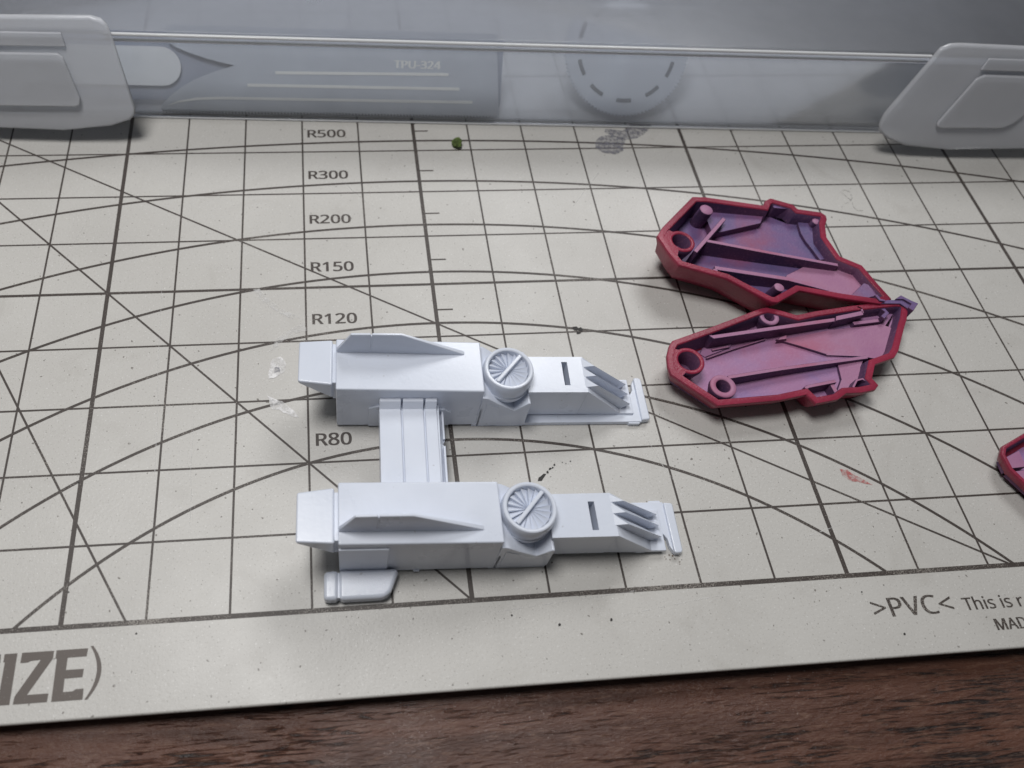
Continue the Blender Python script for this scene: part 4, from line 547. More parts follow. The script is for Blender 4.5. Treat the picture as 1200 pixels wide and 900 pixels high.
  "1,5,2 5,3,2 5,4,3 1,6,5 1,9,6 9,7,6 9,8,7 1,10,9 1,11,10 1,0,11 22,43,23 43,24,23 43,25,24 43,26,25 43,27,26 43,28,27 43,42,28 42,41,28 41,29,28 22,44,43 40,29,41 39,29,40 38,29,39 38,30,29 37,30,38 37,31,30 36,31,37 35,31,36 35,32,31 34,32,35 34,12,32 33,12,34 33,13,12 50,13,33 50,14,13 49,14,50 49,15,14 48,15,49 48,16,15 47,16,48 47,17,16 46,17,47 45,17,46 22,45,44 22,17,45 22,18,17 22,19,18 22,20,19 22,21,20 55,57,56 55,68,57 68,58,57 55,69,68 67,58,68 66,58,67 55,70,69 65,58,66 55,71,70 64,58,65 55,72,71 63,58,64 55,73,72 62,58,63 55,74,73 55,75,74 61,58,62 55,76,75 60,58,61 55,77,76 59,58,60 55,78,77 79,58,59 55,53,78 53,79,78 53,52,79 52,58,79 55,54,53 51,58,52 93,82,94 82,95,94 82,81,95 81,96,95 97,112,98 112,99,98 112,111,99 111,100,99 93,83,82 80,96,81 97,113,112 110,100,111 93,84,83 109,100,110 93,85,84 108,100,109 93,86,85 107,100,108 93,87,86 106,100,107 93,88,87 105,100,106 104,100,105 93,89,88 103,100,104 93,90,89 102,100,103 93,91,90 101,100,102 93,92,91 80,97,96 80,113,97"),
 'TPU-324': ("5.313,0.234 5.172,0.234 5.172,0.014 5.056,0.014 5.056,0.234 4.59,0.234 4.59,0.337 5.048,0.992 5.172,0.992 5.172,0.342 5.313,0.342 5.056,0.649 5.056,0.671 5.056,0.693 5.057,0.713 5.057,0.732 5.058,0.751 5.059,0.768 5.059,0.785 5.06,0.802 5.061,0.818 5.061,0.834 5.062,0.849 5.063,0.864 5.057,0.864 5.049,0.846 5.04,0.827 5.03,0.808 5.019,0.789 5.009,0.772 4.999,0.757 4.707,0.342 5.056,0.342 4.49,0.014 3.847,0.014 3.847,0.113 4.102,0.371 4.149,0.418 4.19,0.461 4.226,0.501 4.257,0.539 4.282,0.577 4.302,0.614 4.317,0.652 4.325,0.692 4.328,0.734 4.323,0.784 4.307,0.824 4.281,0.856 4.246,0.879 4.204,0.893 4.157,0.898 4.111,0.895 4.07,0.887 4.032,0.873 3.996,0.855 3.959,0.832 3.922,0.805 3.858,0.886 3.885,0.907 3.913,0.926 3.942,0.944 3.973,0.96 4.007,0.974 4.042,0.985 4.078,0.993 4.117,0.998 4.157,1 4.215,0.997 4.267,0.986 4.313,0.969 4.354,0.945 4.388,0.915 4.415,0.879 4.435,0.838 4.447,0.792 4.451,0.741 4.447,0.691 4.437,0.644 4.42,0.598 4.396,0.554 4.367,0.51 4.332,0.467 4.293,0.422 4.249,0.376 4.202,0.328 3.999,0.128 3.999,0.123 4.49,0.123 3.674,0.759 3.672,0.717 3.663,0.68 3.65,0.646 3.631,0.616 3.608,0.59 3.58,0.568 3.548,0.55 3.512,0.536 3.473,0.526 3.473,0.52 3.544,0.506 3.602,0.482 3.647,0.447 3.679,0.403 3.698,0.351 3.704,0.29 3.7,0.236 3.687,0.186 3.665,0.14 3.634,0.099 3.593,0.065 3.543,0.037 3.483,0.016 3.412,0.004 3.331,0 3.281,0.001 3.234,0.005 3.189,0.012 3.146,0.021 3.105,0.035 3.064,0.053 3.064,0.165 3.106,0.146 3.15,0.131 3.196,0.118 3.243,0.108 3.288,0.103 3.332,0.101 3.412,0.106 3.474,0.124 3.521,0.152 3.553,0.19 3.573,0.237 3.579,0.293 3.575,0.331 3.565,0.364 3.547,0.392 3.522,0.414 3.491,0.433 3.454,0.447 3.41,0.457 3.361,0.463 3.307,0.465 3.213,0.465 3.213,0.567 3.308,0.567 3.359,0.569 3.403,0.577 3.442,0.59 3.475,0.607 3.502,0.629 3.524,0.655 3.539,0.684 3.549,0.716 3.552,0.751 3.546,0.794 3.531,0.831 3.504,0.86 3.469,0.882 3.425,0.895 3.375,0.899 3.341,0.898 3.31,0.895 3.281,0.889 3.253,0.881 3.227,0.872 3.202,0.86 3.178,0.847 3.154,0.833 3.129,0.817 3.069,0.899 3.107,0.925 3.15,0.949 3.198,0.97 3.252,0.987 3.31,0.997 3.373,1 3.466,0.992 3.542,0.97 3.6,0.932 3.641,0.882 3.666,0.825 2.619,0.326 2.619,0.432 2.948,0.432 2.948,0.326 2.44,0.357 2.436,0.292 2.422,0.231 2.399,0.175 2.367,0.125 2.326,0.082 2.275,0.047 2.214,0.021 2.143,0.005 2.061,0 1.95,0.011 1.858,0.044 1.785,0.099 1.733,0.172 1.701,0.259 1.691,0.36 1.691,0.986 1.813,0.986 1.813,0.356 1.82,0.282 1.842,0.221 1.877,0.172 1.926,0.135 1.99,0.114 2.068,0.106 2.123,0.11 2.171,0.12 2.212,0.138 2.245,0.162 2.272,0.192 2.293,0.227 2.307,0.266 2.316,0.31 2.319,0.357 2.319,0.986 2.44,0.986 1.134,0.986 1.249,0.978 1.342,0.953 1.411,0.911 1.46,0.855 1.489,0.784 1.499,0.7 1.496,0.661 1.49,0.622 1.479,0.585 1.463,0.55 1.441,0.517 1.414,0.486 1.381,0.459 1.341,0.436 1.294,0.418 1.241,0.404 1.179,0.395 1.11,0.392 0.999,0.392 0.999,0.014 0.876,0.014 0.876,0.986 1.123,0.881 0.999,0.881 0.999,0.497 1.097,0.497 1.155,0.499 1.206,0.506 1.251,0.517 1.288,0.533 1.318,0.554 1.342,0.58 1.359,0.612 1.369,0.651 1.372,0.695 1.365,0.752 1.345,0.799 1.312,0.835 1.264,0.861 1.201,0.876 0.426,0.014 0.304,0.014 0.304,0.879 0,0.879 0,0.986 0.729,0.986 0.729,0.879 0.426,0.879",
  "6,24,7 24,8,7 24,23,8 23,9,8 6,25,24 22,9,23 21,9,22 6,26,25 20,9,21 6,27,26 19,9,20 6,28,27 18,9,19 6,29,28 17,9,18 6,30,29 16,9,17 6,31,30 15,9,16 14,9,15 13,9,14 12,9,13 11,9,12 32,9,11 6,32,31 6,9,32 6,10,9 6,0,10 5,0,6 4,0,5 3,1,4 1,0,4 3,2,1 66,68,67 65,68,66 65,69,68 64,69,65 64,70,69 63,70,64 62,70,63 62,71,70 61,71,62 61,72,71 60,72,61 59,72,60 59,51,72 51,73,72 58,51,59 58,52,51 50,73,51 58,53,52 49,73,50 58,54,53 57,56,58 56,55,58 55,54,58 49,74,73 48,74,49 47,74,48 47,75,74 46,75,47 46,76,75 45,76,46 45,77,76 44,77,45 43,77,44 43,78,77 42,78,43 42,79,78 41,79,42 41,80,79 40,80,41 40,81,80 39,81,40 39,82,81 38,82,39 38,83,82 37,83,38 37,84,83 36,84,37 36,85,84 35,85,36 35,86,85 35,87,86 35,88,87 35,33,88 34,33,35 175,177,176 174,177,175 174,178,177 173,178,174 172,178,173 172,179,178 171,179,172 171,180,179 170,160,171 160,180,171 169,168,170 168,167,170 167,166,170 166,165,170 165,164,170 164,163,170 163,162,170 162,161,170 161,160,170 159,180,160 158,180,159 158,181,180 157,181,158 156,181,157 155,181,156 155,89,181 154,89,155 154,90,89 153,90,154 153,91,90 152,91,153 151,91,152 151,92,91 150,92,151 150,93,92 149,93,150 149,94,93 148,94,149 148,95,94 147,95,148 146,95,147 145,95,146 145,96,95 143,145,144 143,96,145 143,97,96 143,98,97 143,99,98 143,100,99 143,101,100 143,142,101 142,141,101 141,102,101 140,102,141 139,102,140 138,102,139 138,103,102 137,103,138 136,103,137 136,104,103 135,104,136 134,104,135 134,105,104 133,105,134 132,105,133 132,106,105 131,106,132 131,107,106 130,107,131 130,108,107 120,122,121 129,108,130 120,123,122 129,109,108 120,124,123 128,109,129 120,125,124 120,126,125 127,109,128 120,127,126 120,109,127 120,110,109 120,111,110 119,111,120 119,112,111 118,112,119 117,112,118 117,113,112 116,113,117 115,113,116 115,114,113 182,184,183 182,185,184 201,203,202 201,204,203 219,221,220 219,186,221 200,204,201 218,186,219 218,187,186 200,205,204 217,187,218 217,188,187 200,206,205 216,188,217 199,206,200 216,189,188 215,189,216 199,207,206 214,189,215 214,190,189 198,207,199 198,208,207 213,190,214 212,190,213 198,209,208 212,191,190 211,191,212 198,210,209 210,191,211 198,191,210 197,191,198 197,192,191 197,193,192 196,193,197 196,194,193 195,194,196 243,246,244 246,222,244 246,223,222 246,224,223 246,225,224 246,245,225 245,262,225 262,226,225 243,247,246 261,226,262 260,226,261 260,227,226 259,227,260 258,227,259 258,228,227 257,228,258 257,229,228 256,229,257 256,230,229 255,230,256 255,231,230 254,231,255 254,232,231 253,232,254 252,232,253 252,233,232 251,233,252 250,233,251 250,234,233 249,234,250 248,234,249 243,241,247 241,248,247 241,234,248 241,235,234 241,236,235 241,237,236 241,238,237 241,239,238 241,240,239 243,242,241 266,268,267 266,269,268 265,269,266 264,270,265 270,269,265 264,263,270"),
}



def lettering(key, x, y, h, wscale, m='ink', bold=0.0):
    LZ[0] += 0.00002
    vs, fs = GLYPHS[key]
    V = [tuple(float(c) for c in p.split(',')) for p in vs.split()]
    F = [tuple(int(c) for c in p.split(',')) for p in fs.split()]
    bb = MB()
    for k in ((-1, 0, 1) if bold else (0,)):
        bb.add([(x + px * h * wscale + k * bold / 2, y + py * h, LZ[0] + 0.00002 * k) for px, py in V], F)
    LZ[0] += 0.00004
    o = mpart(bb.build('printed_lettering', M[m], smooth=False, merge=False))
    return o


for key, x, y in (('R500', -1.905, 8.362), ('R300', -1.905, 7.338), ('R200', -1.905, 6.322), ('R150', -1.905, 5.313), ('R120', -1.903, 4.298), ('R80', -1.897, 2.250)):
    lettering(key, x, y, 0.197, 1.17 if key != 'R80' else 1.15, bold=0.009)
lettering('>PVC<', 5.16, -0.560, 0.245, 1.14, bold=0.010)
lettering('This is r', 6.405, -0.546, 0.172, 1.06, bold=0.004)
lettering('MADE', 6.72, -0.815, 0.142, 1.02, bold=0.012)

big = [
    [(-5.593, -0.267), (-5.448, -0.267), (-5.443, -0.834), (-5.577, -0.834), (-5.575, -0.36), (-5.593, -0.36)],
    [(-5.395, -0.266), (-5.034, -0.266), (-5.032, -0.354), (-5.265, -0.740), (-5.027, -0.740), (-5.031, -0.834), (-5.406, -0.834), (-5.402, -0.751), (-5.171, -0.361), (-5.276, -0.365), (-5.317, -0.382), (-5.398, -0.382)],
    [(-5.005, -0.264), (-4.644, -0.264), (-4.650, -0.356), (-4.866, -0.358), (-4.866, -0.495), (-4.664, -0.495), (-4.668, -0.588), (-4.868, -0.592), (-4.866, -0.738), (-4.756, -0.736), (-4.727, -0.715), (-4.640, -0.715), (-4.637, -0.836), (-4.984, -0.836), (-4.988, -0.363), (-5.005, -0.358)],
]
S_ = [(-5.975, -0.267), (-5.635, -0.267), (-5.626, -0.36), (-5.86, -0.36), (-5.87, -0.49), (-5.64, -0.50), (-5.625, -0.834), (-5.975, -0.834), (-5.975, -0.745), (-5.74, -0.74), (-5.74, -0.595), (-5.975, -0.585)]
par = []
for i in range(13):
    tt = -1 + 2 * i / 12
    par.append((-4.590 + 0.125 * (1 - tt * tt) + 0.004, -0.540 - 0.30 * tt))
for i in range(12, -1, -1):
    tt = -1 + 2 * i / 12
    par.append((-4.600 + 0.105 * (1 - tt * tt) - 0.018, -0.540 - 0.298 * tt))
for poly in big + [S_, par]:
    LZ[0] += 0.00002
    bb = MB()
    bb.cap([(p[0], p[1], LZ[0]) for p in ccw(poly)])
    mpart(bb.build('printed_lettering', M['ink_big'], smooth=False, merge=False))

# stains dried on the mat


def blob(name, pts, m, z=0.0035, jag=0.18, n=3):
    """thin irregular film on the mat, outline through pts."""
    LZ[0] += 0.00002
    out = []
    k = len(pts)
    for i in range(k):
        a, c = Vector(pts[i]), Vector(pts[(i + 1) % k])
        L = (c - a).length
        for j in range(n):
            p = a.lerp(c, j / n)
            d = Vector((-(c - a).y, (c - a).x)).normalized() * random.uniform(-1, 1) * jag * L / n
            out.append((p.x + d.x, p.y + d.y, z + LZ[0]))
    bb = MB()
    bb.cap(out)
    return mpart(bb.build(name, M[m], smooth=False, merge=False))


blob('paint_smear', [(-2.50, 3.70), (-2.38, 3.74), (-2.30, 3.62), (-2.33, 3.46), (-2.46, 3.38), (-2.56, 3.36), (-2.55, 3.50)], 'smear_white')
blob('paint_smear', [(-2.47, 3.56), (-2.40, 3.55), (-2.39, 3.48), (-2.48, 3.46)], 'smear_blue', 0.005)
blob('paint_smear', [(-2.58, 3.10), (-2.50, 3.04), (-2.36, 2.98), (-2.20, 2.82), (-2.12, 2.70), (-2.24, 2.74), (-2.40, 2.84), (-2.52, 2.86)], 'smear_white')
blob('paint_smear', [(-2.82, 5.00), (-2.72, 5.00), (-2.50, 4.72), (-2.25, 4.52), (-2.05, 4.40), (-2.20, 4.42), (-2.50, 4.60), (-2.72, 4.80)], 'smear_faint')
blob('paint_smear', [(-2.20, 4.25), (-2.02, 4.35), (-2.0, 4.2), (-2.35, 4.02), (-2.55, 3.82), (-2.48, 4.0)], 'smear_faint')
blob('scuff_mark', [(3.30, 8.02), (3.42, 7.88), (3.62, 7.84), (3.80, 7.92), (3.84, 8.06), (3.92, 8.22), (3.80, 8.30), (3.60, 8.34), (3.42, 8.28), (3.34, 8.16)], 'smear_blue')
blob('scuff_mark', [(3.88, 8.22), (4.14, 8.26), (4.36, 8.40), (4.50, 8.60), (4.1, 8.62), (3.9, 8.45), (3.6, 8.5), (3.55, 8.4)], 'smear_blue')
blob('paint_smudge', [(5.47, 1.50), (5.58, 1.49), (5.64, 1.40), (5.76, 1.33), (5.86, 1.24), (5.70, 1.28), (5.56, 1.32), (5.47, 1.40)], 'smear_red')
blob('dark_fleck', [(1.11, 1.56), (1.16, 1.565), (1.245, 1.66), (1.20, 1.665), (1.13, 1.61)], 'smear_dark')
for x, y, r in ((1.27, 1.685, 0.022), (1.31, 1.73, 0.022), (1.35, 1.75, 0.014), (1.385, 1.79, 0.02), (1.50, 1.82, 0.010), (1.55, 1.80, 0.008), (1.62, 1.83, 0.01), (2.14, 4.055, 0.06), (2.21, 4.04, 0.05), (2.17, 3.98, 0.04),
                (-5.03, 1.88, 0.016), (-4.96, 0.42, 0.014), (-4.10, -0.13, 0.016), (-4.0, 7.46, 0.012), (0.47, -0.22, 0.015), (1.05, -0.37, 0.022), (1.72, -0.35, 0.022), (5.45, -0.78, 0.018), (5.1, -0.22, 0.014)):
    blob('dark_fleck', [(x + r * math.cos(a) * random.uniform(0.6, 1.2), y + r * math.sin(a) * random.uniform(0.6, 1.2)) for a in (0, 1.25, 2.5, 3.75, 5.0)], 'smear_dark', n=1)
for i in range(9):
    x, y, r = 2.66 + random.uniform(-0.12, 0.14), 0.36 + random.uniform(-0.07, 0.08), random.uniform(0.007, 0.016)
    blob('brown_fleck', [(x + r * math.cos(a), y + r * math.sin(a)) for a in (0, 1.25, 2.5, 3.75, 5.0)], 'smear_brown', n=1)
pts = [(7.42, 6.42), (7.50, 6.52), (7.62, 6.56), (7.72, 6.66), (7.74, 6.80), (7.66, 6.86), (7.56, 6.82), (7.60, 6.74), (7.68, 6.60), (7.66, 6.44), (7.70, 6.36), (7.80, 6.36)]
o = strip('faint_squiggle', pts, 0.016, 'smear_thin')

for x, y, a, L in ((-4.05, 1.9, 1.62, 3.6), (-3.55, 1.2, 1.60, 1.6), (1.9, -0.3, 0.12, 1.3), (0.3, -0.16, 0.08, 1.9), (3.1, 1.2, 1.9, 1.1), (6.2, 3.3, 0.5, 1.4), (-5.8, 5.4, 1.3, 1.2), (2.6, 6.6, 0.9, 1.0), (-0.9, 6.7, 2.2, 0.9), (4.6, 0.55, 0.25, 1.2)):
    p = [(x + math.cos(a) * L * t_ + 0.012 * math.sin(9 * t_), y + math.sin(a) * L * t_) for t_ in (0, 0.25, 0.5, 0.75, 1)]
    strip('knife_cut', p, 0.011, 'smear_faint')

# ------------------------------------------------------------------ white kit part
kit = empty('model_kit_part', (-0.6, 1.9, 0), 'glossy white plastic model kit part of two long hulls joined by a grooved bridge', 'model part')
KOFF = Vector((-0.6, 1.9, 0)) * S


def kpart(o, parent=None):
    if parent is None:
        o.parent = kit
        o.location = o.location - KOFF
    else:
        o.parent = parent
        o.location = Vector((0, 0, 0))
    return o


def unit(org, ang, m):
    ca, sa = math.cos(math.radians(ang)), math.sin(math.radians(ang))

    def W(u, v, z):
        return (org[0] + ca * u - sa * m * v, org[1] + sa * u + ca * m * v, z)

    def P(poly, z0, z1, bb):              # plan polygon in (u, v)
        fz = lambda z, u, v: z(u, v) if callable(z) else z
        n = len(poly)
        lo = [W(u, v, fz(z0, u, v)) for u, v in poly]
        hi = [W(u, v, fz(z1, u, v)) for u, v in poly]
        bb.add(lo + hi, [(i, (i + 1) % n, n + (i + 1) % n, n + i) for i in range(n)])
        bb.cap(hi)
        bb.cap(lo[::-1])

    def E(poly, v0, v1, bb):              # side profile in (u, z) swept across v
        bb.extr(poly, lambda p, q, a: W(p, a, q), v0, v1)

    def hexa(bb, lo, hi):                 # eight corners
        bb.add(lo + hi, [(3, 2, 1, 0), (4, 5, 6, 7), (0, 1, 5, 4), (1, 2, 6, 5), (2, 3, 7, 6), (3, 0, 4, 7)])

    # hull: drafted box, lower at its right end
    bb = MB()
    hexa(bb, [W(0, -0.415, 0.035), W(1.97, -0.415, 0.035), W(1.97, 0.425, 0.035), W(0, 0.425, 0.035)],
         [W(0, -0.39, 1.0), W(1.965, -0.39, 0.93), W(1.965, 0.395, 0.93), W(0, 0.395, 1.0)])
    hull = kpart(bb.build('hull', M['white'], bevel=0.022, seg=3))
    # side plates standing slightly proud
    bb = MB()
    hexa(bb, [W(0.004, 0.40, 0.06), W(0.60, 0.40, 0.06), W(0.60, 0.446, 0.06), W(0.004, 0.446, 0.06)],
         [W(0.004, 0.39, 0.87), W(0.60, 0.39, 0.855), W(0.60, 0.424, 0.855), W(0.004, 0.424, 0.87)])
    kpart(bb.build('side_plate', M['white'], bevel=0.008), hull)
    bb = MB()
    E([(0.437, 0.04), (1.57, 0.04), (1.57, 0.42), (1.47, 0.50), (0.56, 0.60), (0.437, 0.53)], -0.38, -0.428, bb)
    kpart(bb.build('side_plate', M['white'], bevel=0.006), hull)
    bb = MB()
    E([(2.0, 0.0), (1.90, 0.0), (1.90, 0.075), (1.955, 0.08), (1.955, 0.5), (2.0, 0.5)], -0.42, 0.42, bb)
    kpart(bb.build('joint_web', M['white'], bevel=0.006), hull)

    # tapered cap at the blunt end
    bb = MB()
    hexa(bb, [W(-0.49, -0.262, 0.93), W(-0.045, -0.30, 0.60), W(-0.045, 0.37, 0.60), W(-0.49, 0.345, 0.93)],
         [W(-0.495, -0.27, 1.0), W(-0.045, -0.325, 1.0), W(-0.045, 0.38, 1.0), W(-0.495, 0.352, 1.0)])
    kpart(bb.build('end_cap', M['white'], bevel=0.028, seg=3))
    bb = MB()
    P([(-0.045, -0.27), (0.0, -0.27), (0.0, 0.33), (-0.045, 0.33)], 0.55, 0.965, bb)
    kpart(bb.build('cap_neck', M['white']))

    # long blade-like fin on the outer half of the deck
    def slab(prof, name):
        bb = MB()
        n = len(prof)
        A = [W(u, 0.242 - 0.05 * (z - 0.9), z) for u, z in prof]
        B = [W(u, 0.178 + 0.01 * (z - 0.9), z) for u, z in prof]
        bb.add(A + B, [(i, (i + 1) % n, n + (i + 1) % n, n + i) for i in range(n)])
        bb.cap(A[::-1])
        bb.cap(B)
        return kpart(bb.build(name, M['white'], bevel=0.012, seg=3))
    slab([(0.005, 0.95), (0.455, 0.95), (0.455, 1.405), (0.20, 1.405), (0.005, 1.03)], 'deck_fin')
    slab([(0.472, 0.95), (1.73, 0.90), (1.735, 0.945), (1.70, 0.965), (0.86, 1.40), (0.472, 1.405)], 'deck_fin')
    slab([(0.45, 0.95), (0.478, 0.95), (0.478, 1.37), (0.45, 1.37)], 'deck_fin')

    # notched saddle that carries the dial
    bb = MB()
    E([(1.950, 0.003), (2.635, 0.0), (2.655, 0.10), (2.635, 0.64), (2.605, 0.66), (2.44, 0.455), (2.20, 0.63), (2.03, 0.78), (1.950, 0.80)], -0.42, 0.42, bb)
    sad = kpart(bb.build('saddle', M['white'], bevel=0.012))
    bb = MB()
    E([(2.03, 0.21), (2.20, 0.205), (2.26, 0.25), (2.20, 0.56), (2.03, 0.66)], -0.40, -0.427, bb)
    E([(2.03, 0.21), (2.20, 0.205), (2.26, 0.25), (2.20, 0.56), (2.03, 0.66)], 0.40, 0.427, bb)
    kpart(bb.build('saddle_plate', M['white'], bevel=0.004), sad)

    # dial: cone, collar, bulged ring, recessed face
    cx, cy, _ = W(2.32, -0.035, 0)
    bb = MB()
    bb.lathe([(0.0, 0.36), (0.12, 0.36), (0.335, 0.60), (0.335, 0.665), (0.349, 0.672), (0.349, 0.70), (0.338, 0.708), (0.345, 0.78), (0.347, 0.86), (0.338, 0.92), (0.326, 0.95), (0.312, 0.957),
              (0.292, 0.955), (0.278, 0.945), (0.270, 0.90), (0.268, 0.84), (0.0, 0.84)], cx, cy, 72)
    dial = kpart(bb.build('dial', M['white'], angle=28))
    NV = 18
    for k in range(NV):
        a0 = 2 * math.pi * k / NV + 0.1
        a1 = a0 + 2 * math.pi / NV * 0.97
        r0, r1 = 0.03, 0.266
        q = lambda r, a, z: (cx + r * math.cos(a), cy + r * math.sin(a), z)
        bb = MB()
        lo = [q(r0, a0, 0.83), q(r1, a0, 0.83), q(r1, a1, 0.83), q(r0, a1, 0.83)]
        hi = [q(r0, a0, 0.870), q(r1, a0, 0.848), q(r1, a1, 0.918), q(r0, a1, 0.892)]
        hexa(bb, lo, hi)
        kpart(bb.build('dial_vane', M['white']), dial)
    a = math.radians(46)
    dx, dy = math.cos(a), math.sin(a)
    bb = MB()
    L, wd = 0.270, 0.032
    lo = [(cx + s * L * dx - t * wd * dy, cy + s * L * dy + t * wd * dx, 0.86) for s, t in ((-1, -1), (1, -1), (1, 1), (-1, 1))]
    hi = [(cx + s * L * dx - t * wd * 0.8 * dy, cy + s * L * dy + t * wd * 0.8 * dx, 0.957) for s, t in ((-1, -1), (1, -1), (1, 1), (-1, 1))]
    hexa(bb, lo, hi)
    kpart(bb.build('dial_bar', M['white'], bevel=0.012, seg=3), dial)

    # tail: deck with a slot, ramp, cooling fins, base plate with hook
    def tail_poly(z0, z1, zb0, zb1, v0, v1, bb):
        pass
    bb = MB()
    su0, su1, sv0, sv1 = 3.115, 3.195, -0.175, 0.20
    T = 0.73
    # deck top split round the slot
    P([(2.60, -0.285), (su0, -0.285), (su0, 0.285), (2.60, 0.285)], 0.10, T, bb)
    P([(su1, -0.285), (3.42, -0.285), (3.42, 0.285), (su1, 0.285)], 0.10, T, bb)
    P([(su0, -0.285), (su1, -0.285), (su1, sv0), (su0, sv0)], 0.10, T, bb)
    P([(su0, sv1), (su1, sv1), (su1, 0.285), (su0, 0.285)], 0.10, T, bb)
    deck = kpart(bb.build('tail_deck', M['white']))
    bm = bmesh.new()
    bm.from_mesh(deck.data)
    bmesh.ops.remove_doubles(bm, verts=bm.verts, dist=1e-6)
    # drop the inner faces shared by neighbouring blocks
    seen = {}
    for f in bm.faces:
        key = tuple(round(c * 1e6 / 3) for c in f.calc_center_median())
        seen.setdefault(key, []).append(f)
    bmesh.ops.delete(bm, geom=[f for fs in seen.values() if len(fs) > 1 for f in fs], context='FACES')
    bm.to_mesh(deck.data)
    bm.free()
    bb = MB()
    E([(3.42, 0.10), (3.42, 0.728), (3.44, 0.718), (4.05, 0.118), (4.255, 0.114), (4.262, 0.06), (3.9, 0.06)], -0.2835, 0.2835, bb)
    kpart(bb.build('ramp', M['white'], bevel=0.010))
    # sawtooth fins: upright face towards the near side, top sloping back to the foot of the next one
    for v in ((-0.205, -0.042, 0.116) if m > 0 else (0.145, -0.010, -0.160)):
        vb = v + 0.148 * m if m > 0 else max(v - 0.148, -0.272)
        q = [W(3.402, v, 0.732), W(3.562, v, 0.766), W(4.175, v, 0.250), W(4.065, v, 0.110), W(3.46, v, 0.69),
             W(3.402, vb, 0.735), W(4.060, vb, 0.113), W(4.200, vb, 0.113), W(3.43, vb, 0.60)]
        bb = MB()
        bb.add(q, [(0, 1, 2, 3, 4), (1, 0, 5), (2, 1, 5, 6), (2, 6, 7), (3, 2, 7), (4, 8, 5, 0), (4, 3, 6, 8), (3, 7, 6), (5, 8, 6)])
        kpart(bb.build('cooling_fin', M['white'], angle=12))
    bb = MB()
    hookp = [(2.62, -0.41), (4.365, -0.40), (4.365, 0.30), (4.325, 0.22), (4.315, 0.12), (4.28, 0.06), (4.235, 0.02), (4.235, -0.20), (2.62, -0.20)]
    P(hookp, 0.0, 0.082, bb)
    base = kpart(bb.build('base_plate', M['white'], bevel=0.010))
    bb = MB()
    P([(4.36, -0.385), (4.47, -0.375), (4.485, -0.35), (4.475, 0.28), (4.455, 0.315), (4.375, 0.32), (4.36, 0.29)], 0.004, 0.112, bb)
    kpart(bb.build('hook_lip', M['white'], bevel=0.02, seg=3), base)
    bb = MB()
    P([(4.18, -0.425), (4.33, -0.425), (4.34, -0.395), (4.16, -0.395)], 0.006, 0.07, bb)
    P([(3.86, 0.255), (3.98, 0.255), (3.98, 0.285), (3.86, 0.285)], 0.045, 0.075, bb)
    kpart(bb.build('mould_tab', M['white'], bevel=0.006), base)
    return W, P, E


WU, PU, EU = unit((-1.585, 2.955), -2.6, 1)
WL, PL, EL = unit((-1.635, 0.875), -1.9, -1)

# bridge of grooved planks between the hulls (in the rear hull's frame)
for u0, u1 in ((0.575, 0.862), (0.886, 1.162), (1.186, 1.342)):
    bb = MB()
    bb.extr([(-0.395, 0.30), (-0.395, 0.775), (-0.44, 0.76), (-0.50, 0.655), (-1.66, 0.655), (-1.66, 0.30)], lambda p, q, a: WU(a, p, q), u0, u1)
    kpart(bb.build('bridge_plank', M['white'], bevel=0.010))
bb = MB()
PU([(0.58, -0.39), (1.38, -0.39), (1.36, -1.66), (0.58, -1.66)], 0.24, 0.615, bb)
bridge = kpart(bb.build('bridge_core', M['white'], bevel=0.008))
bb = MB()
PU([(1.30, -0.40), (1.455, -0.40), (1.455, -0.86), (1.425, -0.90), (1.455, -0.93), (1.455, -1.66), (1.30, -1.66)], 0.22, 0.40, bb)
PU([(1.425, -0.40), (1.455, -0.40), (1.455, -0.85), (1.425, -0.85)], 0.40, 0.46, bb)
PU([(1.425, -0.95), (1.455, -0.95), (1.455, -1.66), (1.425, -1.66)], 0.40, 0.46, bb)
kpart(bb.build('bridge_lip', M['white'], bevel=0.006))

# small pod beside the front hull
for u0, u1, name in ((-0.19, -0.012, 'side_pod'), (-0.004, 0.72, 'side_pod')):
    bb = MB()
    if u0 < -0.1:
        poly = [(u0, 0.455), (u1, 0.440), (u1, 0.81), (u0, 0.81)]
    else:
        poly = [(u0, 0.440), (0.73, 0.44), (0.735, 0.50), (0.64, 0.72), (0.58, 0.785), (0.50, 0.80), (u0, 0.812)]
    PL(poly, 0.0, 0.20, bb)
    kpart(bb.build(name, M['white_grain'], bevel=0.055 if u0 > -0.1 else 0.05, seg=4))
bb = MB()
PL([(-0.05, 0.47), (0.1, 0.47), (0.1, 0.78), (-0.05, 0.78)], 0.02, 0.17, bb)
kpart(bb.build('pod_joint', M['white']))
bb = MB()
PL([(0.93, 0.41), (1.02, 0.41), (1.01, 0.445), (0.94, 0.445)], 0.03, 0.06, bb)
kpart(bb.build('mould_tab', M['white'], bevel=0.004))

# ------------------------------------------------------------------ painted half shells
RIM, TOPM, SIDE, FLOOR, PINK = 0, 1, 2, 3, 4


